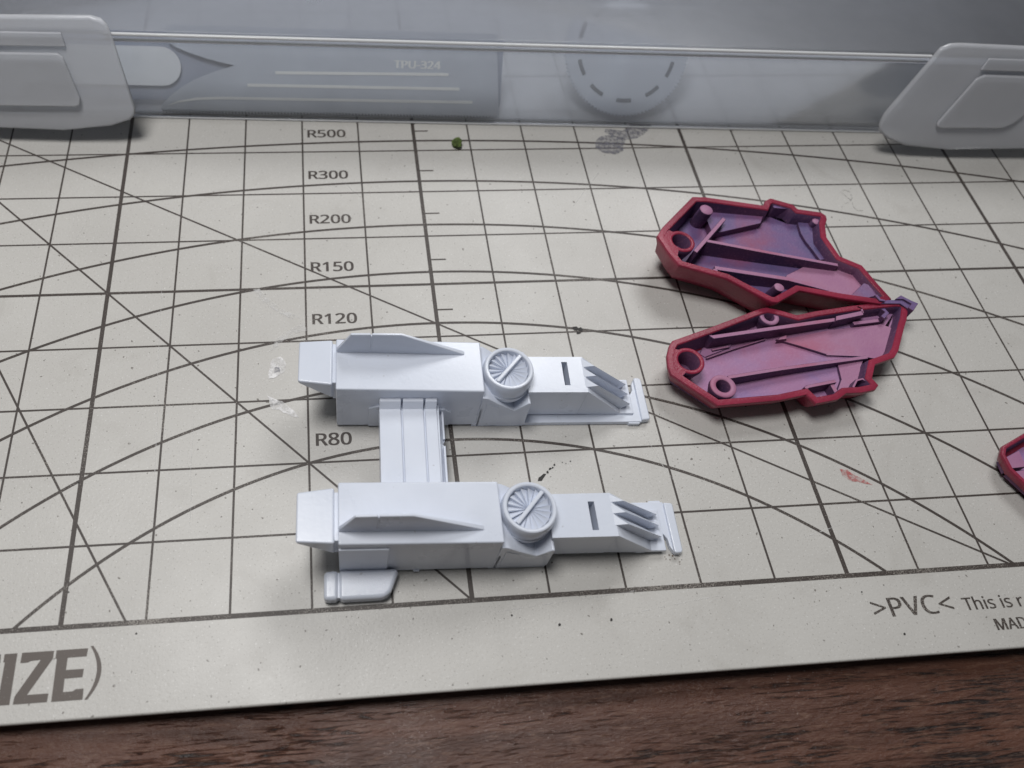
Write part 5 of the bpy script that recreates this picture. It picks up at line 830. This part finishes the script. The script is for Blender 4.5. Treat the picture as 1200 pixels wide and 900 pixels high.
def shell(name, outline, loc, rot, wall, floor_d, bottom_d, label, cat, floor_m, group=None, small=()):
    root = empty(name, loc, label, cat, group, rot)
    P0 = ccw(outline)
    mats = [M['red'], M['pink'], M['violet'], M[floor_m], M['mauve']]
    n = len(P0)
    q = [(i, (i + 1) % n) for i in range(n)]
    bb = MB()
    kx = lambda x: max(0.22, 1 - 0.24 * abs(x))
    ins = lambda a, g=0.0: inset_poly(P0, lambda x, y: a + g * kx(x))
    bd = bottom_d if callable(bottom_d) else (lambda x, y: bottom_d)
    fd = floor_d
    loops = [[(x, y, -0.022) for x, y in P0], [(x, y, -0.006) for x, y in ins(0.007)], [(x, y, 0.0) for x, y in ins(0.024)], [(x, y, 0.0) for x, y in ins(wall - 0.014)], [(x, y, -0.014) for x, y in ins(wall)],
             [(x, y, -0.6 * fd(x)) for x, y in ins(wall + 0.02)],
             [(x, y, -fd(x)) for x, y in ins(wall + 0.03, 0.015)]]
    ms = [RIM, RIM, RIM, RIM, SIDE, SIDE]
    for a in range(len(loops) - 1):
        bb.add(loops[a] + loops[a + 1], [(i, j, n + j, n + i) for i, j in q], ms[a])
    bb.cap(loops[-1], FLOOR)
    ol = [loops[0], [(x, y, -0.06) for x, y in ins(0.003)], [(x, y, -0.18) for x, y in ins(0.045, 0.015)], [(x, y, -0.6 * bd(x, y)) for x, y in ins(0.055, 0.05)], [(x, y, -bd(x, y)) for x, y in ins(0.06, 0.24)]]
    for a in range(4):
        bb.add(ol[a] + ol[a + 1], [(j, i, n + i, n + j) for i, j in q], RIM)
    bb.cap(ol[-1][::-1], RIM)
    body = bb.build('shell_body', mats, root, angle=38)
    return root, mats


def sp(root, mats, name, fn):
    bb = MB()
    fn(bb)
    return bb.build(name, mats, root, bevel=0.006, seg=1, angle=50)


def rib(root, mats, pts, wid, top, fl, name='rib', tm=TOPM):
    """wall rib through plan points."""
    def fn(bb):
        n = len(pts)
        L, R = [], []
        for i in range(n):
            a, c = Vector(pts[max(i - 1, 0)]), Vector(pts[min(i + 1, n - 1)])
            d = (c - a).normalized()
            nn = Vector((-d.y, d.x)) * wid / 2
            L.append((pts[i][0] + nn.x, pts[i][1] + nn.y))
            R.append((pts[i][0] - nn.x, pts[i][1] - nn.y))
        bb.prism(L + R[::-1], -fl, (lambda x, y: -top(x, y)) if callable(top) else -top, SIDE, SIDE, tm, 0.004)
    return sp(root, mats, name, fn)


def boss(root, mats, c, ro, ri, top, fl, name='ring_boss', tm=TOPM, deep=0.30, shear=None):
    def fn(bb):
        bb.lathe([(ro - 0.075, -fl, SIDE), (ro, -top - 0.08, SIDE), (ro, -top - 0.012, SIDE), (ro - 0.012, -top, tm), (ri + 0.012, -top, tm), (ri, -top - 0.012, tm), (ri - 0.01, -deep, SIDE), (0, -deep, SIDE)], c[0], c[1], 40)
    return sp(root, mats, name, fn)


def peg(root, mats, top_c, base_c, r, top, fl, name='peg', cap=TOPM):
    def fn(bb):
        k = lambda z: ((base_c[0] - top_c[0]) * (-z - top) / (fl - top), (base_c[1] - top_c[1]) * (-z - top) / (fl - top))
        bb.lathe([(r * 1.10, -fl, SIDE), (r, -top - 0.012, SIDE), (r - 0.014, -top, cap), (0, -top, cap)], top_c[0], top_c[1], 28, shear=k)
    return sp(root, mats, name, fn)


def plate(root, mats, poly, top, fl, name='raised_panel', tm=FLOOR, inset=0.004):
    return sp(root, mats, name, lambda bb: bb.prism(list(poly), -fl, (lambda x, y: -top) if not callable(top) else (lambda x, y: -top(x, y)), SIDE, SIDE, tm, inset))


f1 = lambda x: 0.42 - 0.068 * x
f2 = lambda x: 0.37 - 0.055 * x
S1o = [(0.155, -0.328), (0.291, -0.15), (0.995, 0.531), (1.229, 0.533), (2.21, 0.391), (2.284, 0.501), (2.388, 0.557), (2.429, 0.549), (2.76, 0.432), (2.809, 0.336), (3.211, 0.278), (3.28, 0.207), (3.264, 0.119), (3.18, -0.015), (3.101, -0.274), (3.179, -0.667), (3.493, -0.844), (3.613, -1.214), (3.724, -1.511), (3.485, -1.609), (2.868, -1.512), (2.536, -1.441), (2.203, -1.375), (1.753, -1.609), (1.66, -1.595), (1.591, -1.551), (1.066, -1.162), (0.356, -0.915), (0.249, -0.674)]
s1, m1 = shell('half_shell', S1o, (3.35, 5.6, 0.74), (0, math.radians(4.0), 0), 0.105, f1, lambda x, y: 0.62 - 0.045 * x,
               'red painted half shell with purple inside and round pegs, behind its pinker mate', 'model part', 'mauve', 'red painted half shells of a model')
F1 = 0.42
boss(s1, m1, (0.535, -0.432), 0.215, 0.150, 0.004, F1, deep=0.26, tm=RIM)
plate(s1, m1, [(0.22, -0.35), (0.38, -0.20), (0.46, -0.245), (0.365, -0.43), (0.44, -0.62), (0.38, -0.76), (0.29, -0.66)], 0.006, 0.12, 'rim_web', RIM)
peg(s1, m1, (1.135, 0.222), (1.16, 0.275), 0.108, -0.03, F1)
rib(s1, m1, [(0.735, -0.60), (1.455, 0.120)], 0.075, 0.05, F1)
rib(s1, m1, [(1.00, -0.370), (2.0, -0.585), (3.12, -0.810)], 0.070, 0.05, F1)
rib(s1, m1, [(0.935, -1.02), (0.99, -0.925)], 0.085, 0.070, 0.16)
rib(s1, m1, [(0.985, -0.895), (2.16, -1.09), (2.78, -1.285)], 0.085, 0.075, 0.40)
peg(s1, m1, (1.885, -1.315), (1.94, -1.23), 0.080, 0.0, F1)
plate(s1, m1, [(1.25, 0.36), (1.46, 0.42), (2.29, 0.335), (2.15, 0.12), (1.26, -0.09)], lambda x, y: f1(x) - 0.13, F1)
plate(s1, m1, [(2.90, 0.33), (2.85, 0.15), (2.83, -0.05), (2.85, -0.22), (2.89, -0.36), (2.95, -0.62), (3.09, -0.60), (3.02, -0.27), (3.09, 0.02), (3.17, 0.16)], lambda x, y: f1(x) - 0.05, F1)
peg(s1, m1, (3.10, 0.115), (3.10, 0.16), 0.070, 0.05, F1, cap=TOPM)
rib(s1, m1, [(3.10, 0.10), (3.185, 0.125), (3.20, 0.19)], 0.06, 0.045, 0.25, 'hook')
plate(s1, m1, [(2.30, -0.885), (2.82, -0.64), (3.10, -0.82), (3.26, -0.71), (3.42, -0.80), (3.60, -1.33), (3.30, -1.44), (2.86, -1.36), (2.80, -1.22), (2.2, -1.02)], lambda x, y: f1(x) - 0.04, F1, tm=TOPM)
plate(s1, m1, [(3.10, -1.405), (3.42, -1.16), (3.62, -1.25), (3.61, -1.40), (3.40, -1.45)], lambda x, y: 0.05 if x > 3.3 else 0.19, F1, 'catch_block', FLOOR)
plate(s1, m1, [(2.40, 0.40), (2.45, 0.47), (2.72, 0.42), (2.72, 0.345), (2.42, 0.365)], 0.035, 0.3, 'clip_tab', PINK)
plate(s1, m1, [(0.50, -0.72), (0.86, -0.70), (1.15, -0.74), (1.15, -0.86), (0.68, -0.84)], lambda x, y: f1(x) - 0.04, 0.40, 'raised_panel')
plate(s1, m1, [(0.72, -0.90), (0.88, -0.86), (0.93, -0.95), (0.86, -0.95)], lambda x, y: f1(x) - 0.10, 0.38, 'raised_panel', TOPM)

S2o = [(-0.134, -0.377), (-0.053, -0.207), (0.022, -0.117), (0.665, 0.095), (1.537, 0.405), (1.65, 0.425), (1.768, 0.396), (1.863, 0.36), (2.09, 0.265), (2.404, 0.326), (3.038, 0.406), (3.507, 0.446), (3.742, 0.464), (3.88, 0.45), (3.94, 0.34), (3.811, 0.103), (3.728, -0.009), (3.437, -0.447), (3.321, -0.563), (2.974, -0.668), (2.831, -0.898), (2.881, -1.017), (2.796, -1.093), (2.572, -1.128), (2.341, -1.129), (2.179, -1.223), (1.829, -1.274), (1.74, -1.123), (1.324, -1.194), (0.388, -1.237), (-0.152, -0.693), (-0.166, -0.558)]
s2, m2 = shell('half_shell', S2o, (3.35, 3.6, 0.46), (0, 0, 0), 0.100, f2, 0.455,
               'red painted half shell with pink inside and three ring bosses, nearest of the pair', 'model part', 'mauve_pink', 'red painted half shells of a model')
F2 = 0.36
boss(s2, m2, (0.180, -0.475), 0.225, 0.160, 0.004, F2, deep=0.33, tm=RIM)
plate(s2, m2, [(-0.10, -0.39), (-0.02, -0.24), (0.10, -0.285), (0.0, -0.475), (0.09, -0.67), (-0.02, -0.76), (-0.11, -0.66), (-0.13, -0.55)], 0.006, 0.12, 'rim_web', RIM)
boss(s2, m2, (1.668, 0.268), 0.150, 0.078, 0.03, F2, deep=0.32)
boss(s2, m2, (0.590, -0.895), 0.190, 0.105, 0.05, F2, deep=0.33)
rib(s2, m2, [(0.615, 0.03), (0.68, -0.055), (1.78, 0.075), (2.72, 0.185)], 0.075, 0.045, F2)
plate(s2, m2, [(2.66, 0.125), (3.15, 0.215), (3.17, 0.305), (2.70, 0.220)], 0.0, F2, 'clip_tab', TOPM)
rib(s2, m2, [(3.10, 0.385), (3.165, 0.34), (3.15, 0.25)], 0.05, 0.0, 0.2, 'hook')
rib(s2, m2, [(3.02, 0.145), (3.46, 0.185)], 0.07, 0.11, F2)
rib(s2, m2, [(3.53, 0.36), (3.575, 0.27), (3.46, 0.18)], 0.075, 0.03, F2, 'hook', PINK)
rib(s2, m2, [(0.74, -0.72), (1.59, -0.612), (3.00, -0.468)], 0.066, 0.11, F2)
rib(s2, m2, [(0.62, -0.27), (1.10, -0.13), (1.62, 0.00)], 0.030, lambda x, y: f2(x) - 0.045, F2, 'floor_ridge')
rib(s2, m2, [(1.78, -0.01), (2.1, -0.16), (2.45, -0.34)], 0.030, lambda x, y: f2(x) - 0.045, F2, 'floor_ridge')
plate(s2, m2, [(0.55, -0.17), (0.62, -0.06), (1.10, -0.02), (1.05, -0.10), (0.62, -0.24)], lambda x, y: f2(x) - 0.02, F2, 'raised_panel')
rib(s2, m2, [(0.74, -0.135), (1.02, -0.09)], 0.045, lambda x, y: f2(x) - 0.05, F2, 'floor_ridge')
plate(s2, m2, [(1.75, -0.07), (1.80, -0.02), (1.93, 0.02), (1.90, -0.06)], lambda x, y: f2(x) - 0.10, F2, 'raised_panel', TOPM)
plate(s2, m2, [(1.85, -0.02), (2.65, 0.10), (3.50, 0.14), (3.70, 0.02), (3.40, -0.42), (3.25, -0.50), (2.95, -0.42), (2.46, -0.36)], lambda x, y: f2(x) - 0.03, F2, 'raised_panel', TOPM)
plate(s2, m2, [(2.54, -0.53), (2.95, -0.50), (2.86, -0.62), (2.76, -0.86), (2.60, -0.98), (2.33, -1.02), (2.50, -0.78)], lambda x, y: f2(x) - 0.05, F2, 'raised_panel', TOPM)
rib(s2, m2, [(1.80, -0.985), (1.86, -0.955), (2.31, -0.885)], 0.062, 0.06, F2, 'catch_bar')
rib(s2, m2, [(2.245, -0.90), (2.27, -1.10)], 0.075, 0.09, F2, 'catch_bar')
peg(s2, m2, (2.06, -1.10), (2.06, -1.10), 0.035, 0.14, F2)
rib(s2, m2, [(2.50, -1.02), (2.60, -0.905), (2.70, -0.885), (2.82, -0.985)], 0.045, 0.03, 0.30, 'curved_fin')
# spiked catch at the right tip
plate(s2, m2, [(3.48, 0.475), (3.50, 0.40), (3.80, 0.385), (3.90, 0.27), (3.98, 0.36), (3.86, 0.49), (3.74, 0.47)], -0.025, 0.10, 'tip_catch', PINK)
plate(s2, m2, [(3.73, 0.46), (3.86, 0.535), (3.98, 0.43), (4.08, 0.365), (3.93, 0.22), (3.87, 0.29), (3.95, 0.36), (3.86, 0.45)], -0.055, 0.16, 'tip_catch', PINK)
plate(s2, m2, [(3.42, 0.55), (3.46, 0.43), (3.55, 0.41), (3.57, 0.45), (3.50, 0.47), (3.48, 0.56)], -0.06, 0.10, 'tip_catch', PINK)

S3o = [(7.70, 1.24), (7.70, 1.48), (7.78, 1.60), (8.25, 1.80), (9.0, 1.92), (9.9, 1.62), (10.1, 1.2), (9.4, 0.55), (8.5, 0.42), (7.95, 0.75)]
S3o = [(x - 7.7, y - 1.2) for x, y in S3o]
s3, m3 = shell('painted_fragment', S3o, (7.7, 1.2, 0.31), (0, 0, 0), 0.06, lambda x: 0.22, 0.306,
               'red and pink painted plastic piece cut off by the right edge of the photo', 'model part', 'mauve_pink', None)
plate(s3, m3, [(0.05, 0.06), (0.06, 0.24), (0.32, 0.34), (0.30, 0.075)], 0.03, 0.22, 'end_block', TOPM)
plate(s3, m3, [(0.06, 0.03), (0.30, 0.045), (0.42, -0.45), (0.28, -0.38)], 0.05, 0.22, 'end_block', TOPM)

# ------------------------------------------------------------------ storage box and what is in it
BA = math.radians(-2.485)
BT = (math.cos(BA), math.sin(BA))
BN = (-math.sin(BA), math.cos(BA))
BO = (-2.82, 8.848)


def WB(u, off, z):
    """box frame: u along the front wall, off towards the viewer, z up."""
    return (BO[0] + u * BT[0] - off * BN[0], BO[1] + u * BT[1] - off * BN[1], z)


box = empty('storage_box', (*WB(4.5, -4, 0)[:2], 0), 'long flat box of milky translucent plastic with two latches standing on the mat', 'plastic box')
BOFF = box.location.copy()


def bpart(o, parent=None):
    if parent is None:
        o.parent = box
        o.location = o.location - BOFF
    else:
        o.parent = parent
        o.location = Vector((0, 0, 0))
    return o


def bbox(bb, u0, u1, o0, o1, z0, z1):
    lo = [WB(u0, o0, z0), WB(u1, o0, z0), WB(u1, o1, z0), WB(u0, o1, z0)]
    hi = [WB(u0, o0, z1), WB(u1, o0, z1), WB(u1, o1, z1), WB(u0, o1, z1)]
    bb.add(lo + hi, [(0, 1, 2, 3), (7, 6, 5, 4), (1, 0, 4, 5), (2, 1, 5, 6), (3, 2, 6, 7), (0, 3, 7, 4)])


UL, UR, DEEP = -5.5, 15.0, -9.0
bb = MB()
bbox(bb, UL, UR, 0.0, -0.09, 0.004, 1.50)
bpart(bb.build('front_wall', M['tray'], bevel=0.03))
bb = MB()
bbox(bb, UL, UR, DEEP, DEEP + 0.09, 0.004, 1.50)
bpart(bb.build('back_wall', M['tray'], bevel=0.03))
bb = MB()
bbox(bb, UL, UL + 0.09, DEEP + 0.10, -0.10, 0.004, 1.50)
bbox(bb, UR - 0.09, UR, DEEP + 0.10, -0.10, 0.004, 1.50)
bpart(bb.build('end_wall', M['tray'], bevel=0.02))
bb = MB()
bbox(bb, UL + 0.1, UR - 0.1, DEEP + 0.10, -0.10, 0.004, 0.05)
bpart(bb.build('floor_panel', M['tray_floor'], bevel=0.02))
bb = MB()
bbox(bb, UL - 0.05, UR + 0.05, DEEP - 0.05, 0.03, 1.64, 1.735)
lid = bpart(bb.build('lid', M['lid'], bevel=0.045, seg=3))
bb = MB()
bbox(bb, UL + 0.5, UR - 0.5, -1.62, -1.70, 1.737, 1.765)
bbox(bb, UL + 0.5, UR - 0.5, DEEP + 0.6, DEEP + 0.68, 1.737, 1.765)
bpart(bb.build('lid_ridge', M['lid'], bevel=0.01, seg=2), lid)
bb = MB()
bbox(bb, -2.25, 11.65, 0.03, 0.09, 1.665, 1.715)
bpart(bb.build('lid_rim', M['rim'], bevel=0.022, seg=3), lid)
bb = MB()
bbox(bb, -2.25, 11.65, 0.002, 0.06, 1.555, 1.60)
bpart(bb.build('tray_rim', M['rim'], bevel=0.020, seg=3))
bb = MB()
bbox(bb, UL, UR, 0.002, 0.03, 0.006, 0.035)
bpart(bb.build('bottom_rim', M['rim'], bevel=0.010, seg=2))
bb = MB()
bbox(bb, UL, UR, 0.0, -0.06, 1.502, 1.638)
bpart(bb.build('seal_strip', M['lid'], bevel=0.01))


def latch(outline, panel, ribs, edge):
    def pl(pts, d0, d1, bb):
        n = len(pts)
        A = [WB(u, o + d0, z) for u, o, z in pts]
        B = [WB(u, o + d1, z) for u, o, z in pts]
        bb.add(A + B, [(i, (i + 1) % n, n + (i + 1) % n, n + i) for i in range(n)])
        bb.cap(A[::-1])
        bb.cap(B)
    bb = MB()
    pl(outline, -0.10, 0.0, bb)
    la = bpart(bb.build('latch', M['latch'], bevel=0.048, seg=4, angle=40))
    bb = MB()
    pl(panel, 0.005, 0.06, bb)
    bpart(bb.build('grip_panel', M['latch'], bevel=0.05, seg=3, angle=25), la)
    bb = MB()
    pl(ribs, 0.003, 0.04, bb)
    bpart(bb.build('hinge_rib', M['latch'], bevel=0.03, seg=3, angle=25), la)


latch([(-5.4, 0.1, 1.92), (-2.35, 0.1, 2.0), (-2.20, 0.12, 1.965), (-2.12, 0.15, 1.90), (-2.07, 0.21, 1.72), (-1.91, 0.59, 0.67), (-1.93, 0.62, 0.56), (-2.02, 0.65, 0.47), (-2.36, 0.68, 0.36), (-3.16, 0.7, 0.26), (-4.21, 0.69, 0.28), (-5.4, 0.69, 0.30)],
      [(-5.2, 0.28, 1.48), (-2.96, 0.28, 1.50), (-2.88, 0.30, 1.45), (-2.75, 0.53, 0.83), (-2.78, 0.56, 0.74), (-2.86, 0.57, 0.71), (-5.2, 0.57, 0.68)],
      [(-5.2, 0.17, 1.76), (-2.83, 0.18, 1.79), (-2.80, 0.25, 1.60), (-5.2, 0.25, 1.56)], 1)
latch([(14.3, 0.12, 1.92), (11.95, 0.1, 1.95), (11.80, 0.1, 1.93), (11.67, 0.12, 1.87), (11.59, 0.19, 1.69), (11.30, 0.42, 1.02), (11.20, 0.50, 0.80), (11.19, 0.56, 0.62), (11.25, 0.60, 0.50), (11.45, 0.63, 0.38), (11.85, 0.67, 0.26), (12.71, 0.7, 0.20), (14.3, 0.69, 0.26)],
      [(13.5, 0.27, 1.53), (12.62, 0.26, 1.53), (12.50, 0.28, 1.46), (12.20, 0.53, 0.72), (12.22, 0.55, 0.66), (12.30, 0.56, 0.63), (13.45, 0.56, 0.66), (13.62, 0.53, 0.74), (13.74, 0.48, 0.91), (13.7, 0.35, 1.35)],
      [(14.2, 0.17, 1.77), (12.55, 0.17, 1.78), (12.50, 0.24, 1.60), (14.2, 0.24, 1.58)], -1)


# things seen through the front wall
def slabp(pts, off0, off1, bb):
    n = len(pts)
    A = [WB(u, off0, z) for u, z in pts]
    B = [WB(u, off1, z) for u, z in pts]
    bb.add(A + B, [(i, (i + 1) % n, n + (i + 1) % n, n + i) for i in range(n)])
    bb.cap(A[::-1])
    bb.cap(B)


SL = math.radians(40)


def slean(pts, d0, d1, bb):
    """outline in the plane of the saw, which leans back from the front wall; d is depth behind it."""
    def q(u, t, d):
        return WB(u, -0.115 - t * math.sin(SL) - d * math.cos(SL), 0.13 + t * math.cos(SL) - d * math.sin(SL))
    n = len(pts)
    A = [q(u, t, d0) for u, t in pts]
    B = [q(u, t, d1) for u, t in pts]
    bb.add(A + B, [(i, (i + 1) % n, n + (i + 1) % n, n + i) for i in range(n)])
    bb.cap(A[::-1])
    bb.cap(B)
    return q


org = WB(1.4, -0.14, 0.07)
saw = empty('saw_blade', org, 'pale steel model saw blade with a toothed edge and TPU-324 print inside the box', 'saw blade')


def spart(o):
    o.parent = saw
    o.location = o.location - saw.location
    return o


bb = MB()
pts = [(-1.69, -0.045), (-1.60, 0.09), (-1.49, 0.20), (-1.27, 0.36), (-1.02, 0.49), (-0.68, 0.62), (-0.34, 0.72), (-0.60, 0.77), (-0.85, 0.83), (-1.15, 0.92), (-1.35, 1.00), (-1.46, 1.07), (-1.5, 1.35), (4.30, 1.35), (4.42, -0.01)]
NT_ = 104
for i in range(NT_):
    f = i / NT_
    u = 4.41 - (4.41 + 1.66) * f
    b0 = -0.01 - 0.035 * f
    pts += [(u - 0.008, b0 - 0.052), (u - 0.048, b0)]
slean(pts, 0.0, 0.012, bb)
spart(bb.build('blade', M['steel'], smooth=False))
for u0, u1, z0, z1, h in ((0.37, 3.45, 0.595, 0.635, 0.046), (-0.13, 3.66, 0.378, 0.395, 0.048)):
    bb = MB()
    slean([(u0, z0), (u1, z1), (u1 + 0.012, z1 + h / 2), (u1, z1 + h), (u0, z0 + h)], -0.006, -0.001, bb)
    spart(bb.build('slot_stripe', M['cream'], smooth=False))
bb = MB()
slean([(-1.57, 0.03), (-1.35, 0.09), (-1.04, 0.135), (-0.6, 0.155), (3.91, 0.175), (3.925, 0.198), (3.91, 0.222), (-0.6, 0.198), (-1.04, 0.175), (-1.35, 0.118)], -0.006, -0.001, bb)
spart(bb.build('slot_stripe', M['cream'], smooth=False))
vs, fs = GLYPHS['TPU-324']
V = [tuple(float(c) for c in p.split(',')) for p in vs.split()]
F = [tuple(int(c) for c in p.split(',')) for p in fs.split()]
bb = MB()
qq = slean([(0, 0.02), (0.01, 0.02), (0.01, 0.03)], 0.004, 0.006, MB())
for k in (-1, 0, 1):
    bb.add([qq(2.48 + px * 0.128 * 1.22 + k * 0.009, 0.745 + py * 0.128, -0.003 - 0.0002 * k) for px, py in V], F)
spart(bb.build('printed_lettering', M['cream'], smooth=False, merge=False))

# round blade leaning back
lean = math.radians(47)
dc = empty('circular_blade', WB(6.75, -0.13, 0.1), 'round steel saw blade with fine teeth and short slots leaning inside the box', 'saw blade')


def dpt(x, y, d):
    return WB(6.75 + x, -0.14 - y * math.sin(lean) - d * math.cos(lean), 0.115 + y * math.cos(lean) - d * math.sin(lean))


bb = MB()
R, NTT = 1.18, 104
ring = []
for i in range(NTT):
    a = 2 * math.pi * i / NTT
    ring += [(R * math.cos(a), R * math.sin(a)), ((R - 0.055) * math.cos(a + 0.02), (R - 0.055) * math.sin(a + 0.02))]
n = len(ring)
A = [dpt(x, y + R, 0.0) for x, y in ring]
B = [dpt(x, y + R, 0.03) for x, y in ring]
bb.add(A + B, [(i, (i + 1) % n, n + (i + 1) % n, n + i) for i in range(n)])
bb.cap(A)
bb.cap(B[::-1])
o = bb.build('blade', M['steel'], smooth=False)
o.parent = dc
o.location = -dc.location
for am in (202, 234, 270, 306, 338, 20, 55, 90, 125, 160):
    bb = MB()
    arc = []
    for k in range(7):
        a = math.radians(am - 9 + 18 * k / 6)
        arc.append((a, 0.90))
    top = [dpt(0.93 * math.cos(a), R + 0.93 * math.sin(a), -0.004) for a, _ in arc]
    bot = [dpt(0.86 * math.cos(a), R + 0.86 * math.sin(a), -0.004) for a, _ in arc]
    bb.add(top + bot, [(i, i + 1, 8 + i, 7 + i) for i in range(6)])
    o = bb.build('slot', M['steel_dark'], smooth=False)
    o.parent = dc
    o.location = -dc.location

# white rounded card at the left
bb = MB()
pts = []
for k in range(13):
    a = -math.pi / 2 + math.pi * k / 12
    pts.append((-1.62 + 0.34 * math.cos(a), 0.68 + 0.32 * math.sin(a)))
pts += [(-4.2, 1.0), (-4.2, 0.36)]
slean(pts, 0.03, 0.05, bb)
o = bb.build('rounded_card', M['card'], smooth=False, origin=WB(-2.5, -0.18, 0.6))
tag(o, 'white card with one rounded end behind the left latch inside the box', 'card')
# blue-grey sleeve behind the saw
bb = MB()
slean([(-4.0, 0.12), (4.45, 0.14), (4.45, 1.25), (-4.0, 1.25)], 0.09, 0.12, bb)
o = bb.build('card_sleeve', M['grey_liner'], bevel=0.01, origin=WB(0.3, -0.3, 0.1))
tag(o, 'blue-grey sleeve standing behind the toothed blade inside the box', 'sleeve')

# ------------------------------------------------------------------ green crumb
bm = bmesh.new()
bmesh.ops.create_icosphere(bm, subdivisions=2, radius=0.0010)
for v in bm.verts:
    v.co *= random.uniform(0.65, 1.2)
    v.co.x *= 0.95
    v.co.z *= 0.8
    v.co.z = max(v.co.z, -0.0006)
me = bpy.data.meshes.new('leaf_crumb')
bm.to_mesh(me)
bm.free()
me.materials.append(M['leaf'])
o = bpy.data.objects.new('leaf_crumb', me)
C.objects.link(o)
o.location = (0.0076, 0.0811, 0.0007)
tag(o, 'tiny dark green crumb on the mat near the R500 line', 'crumb')
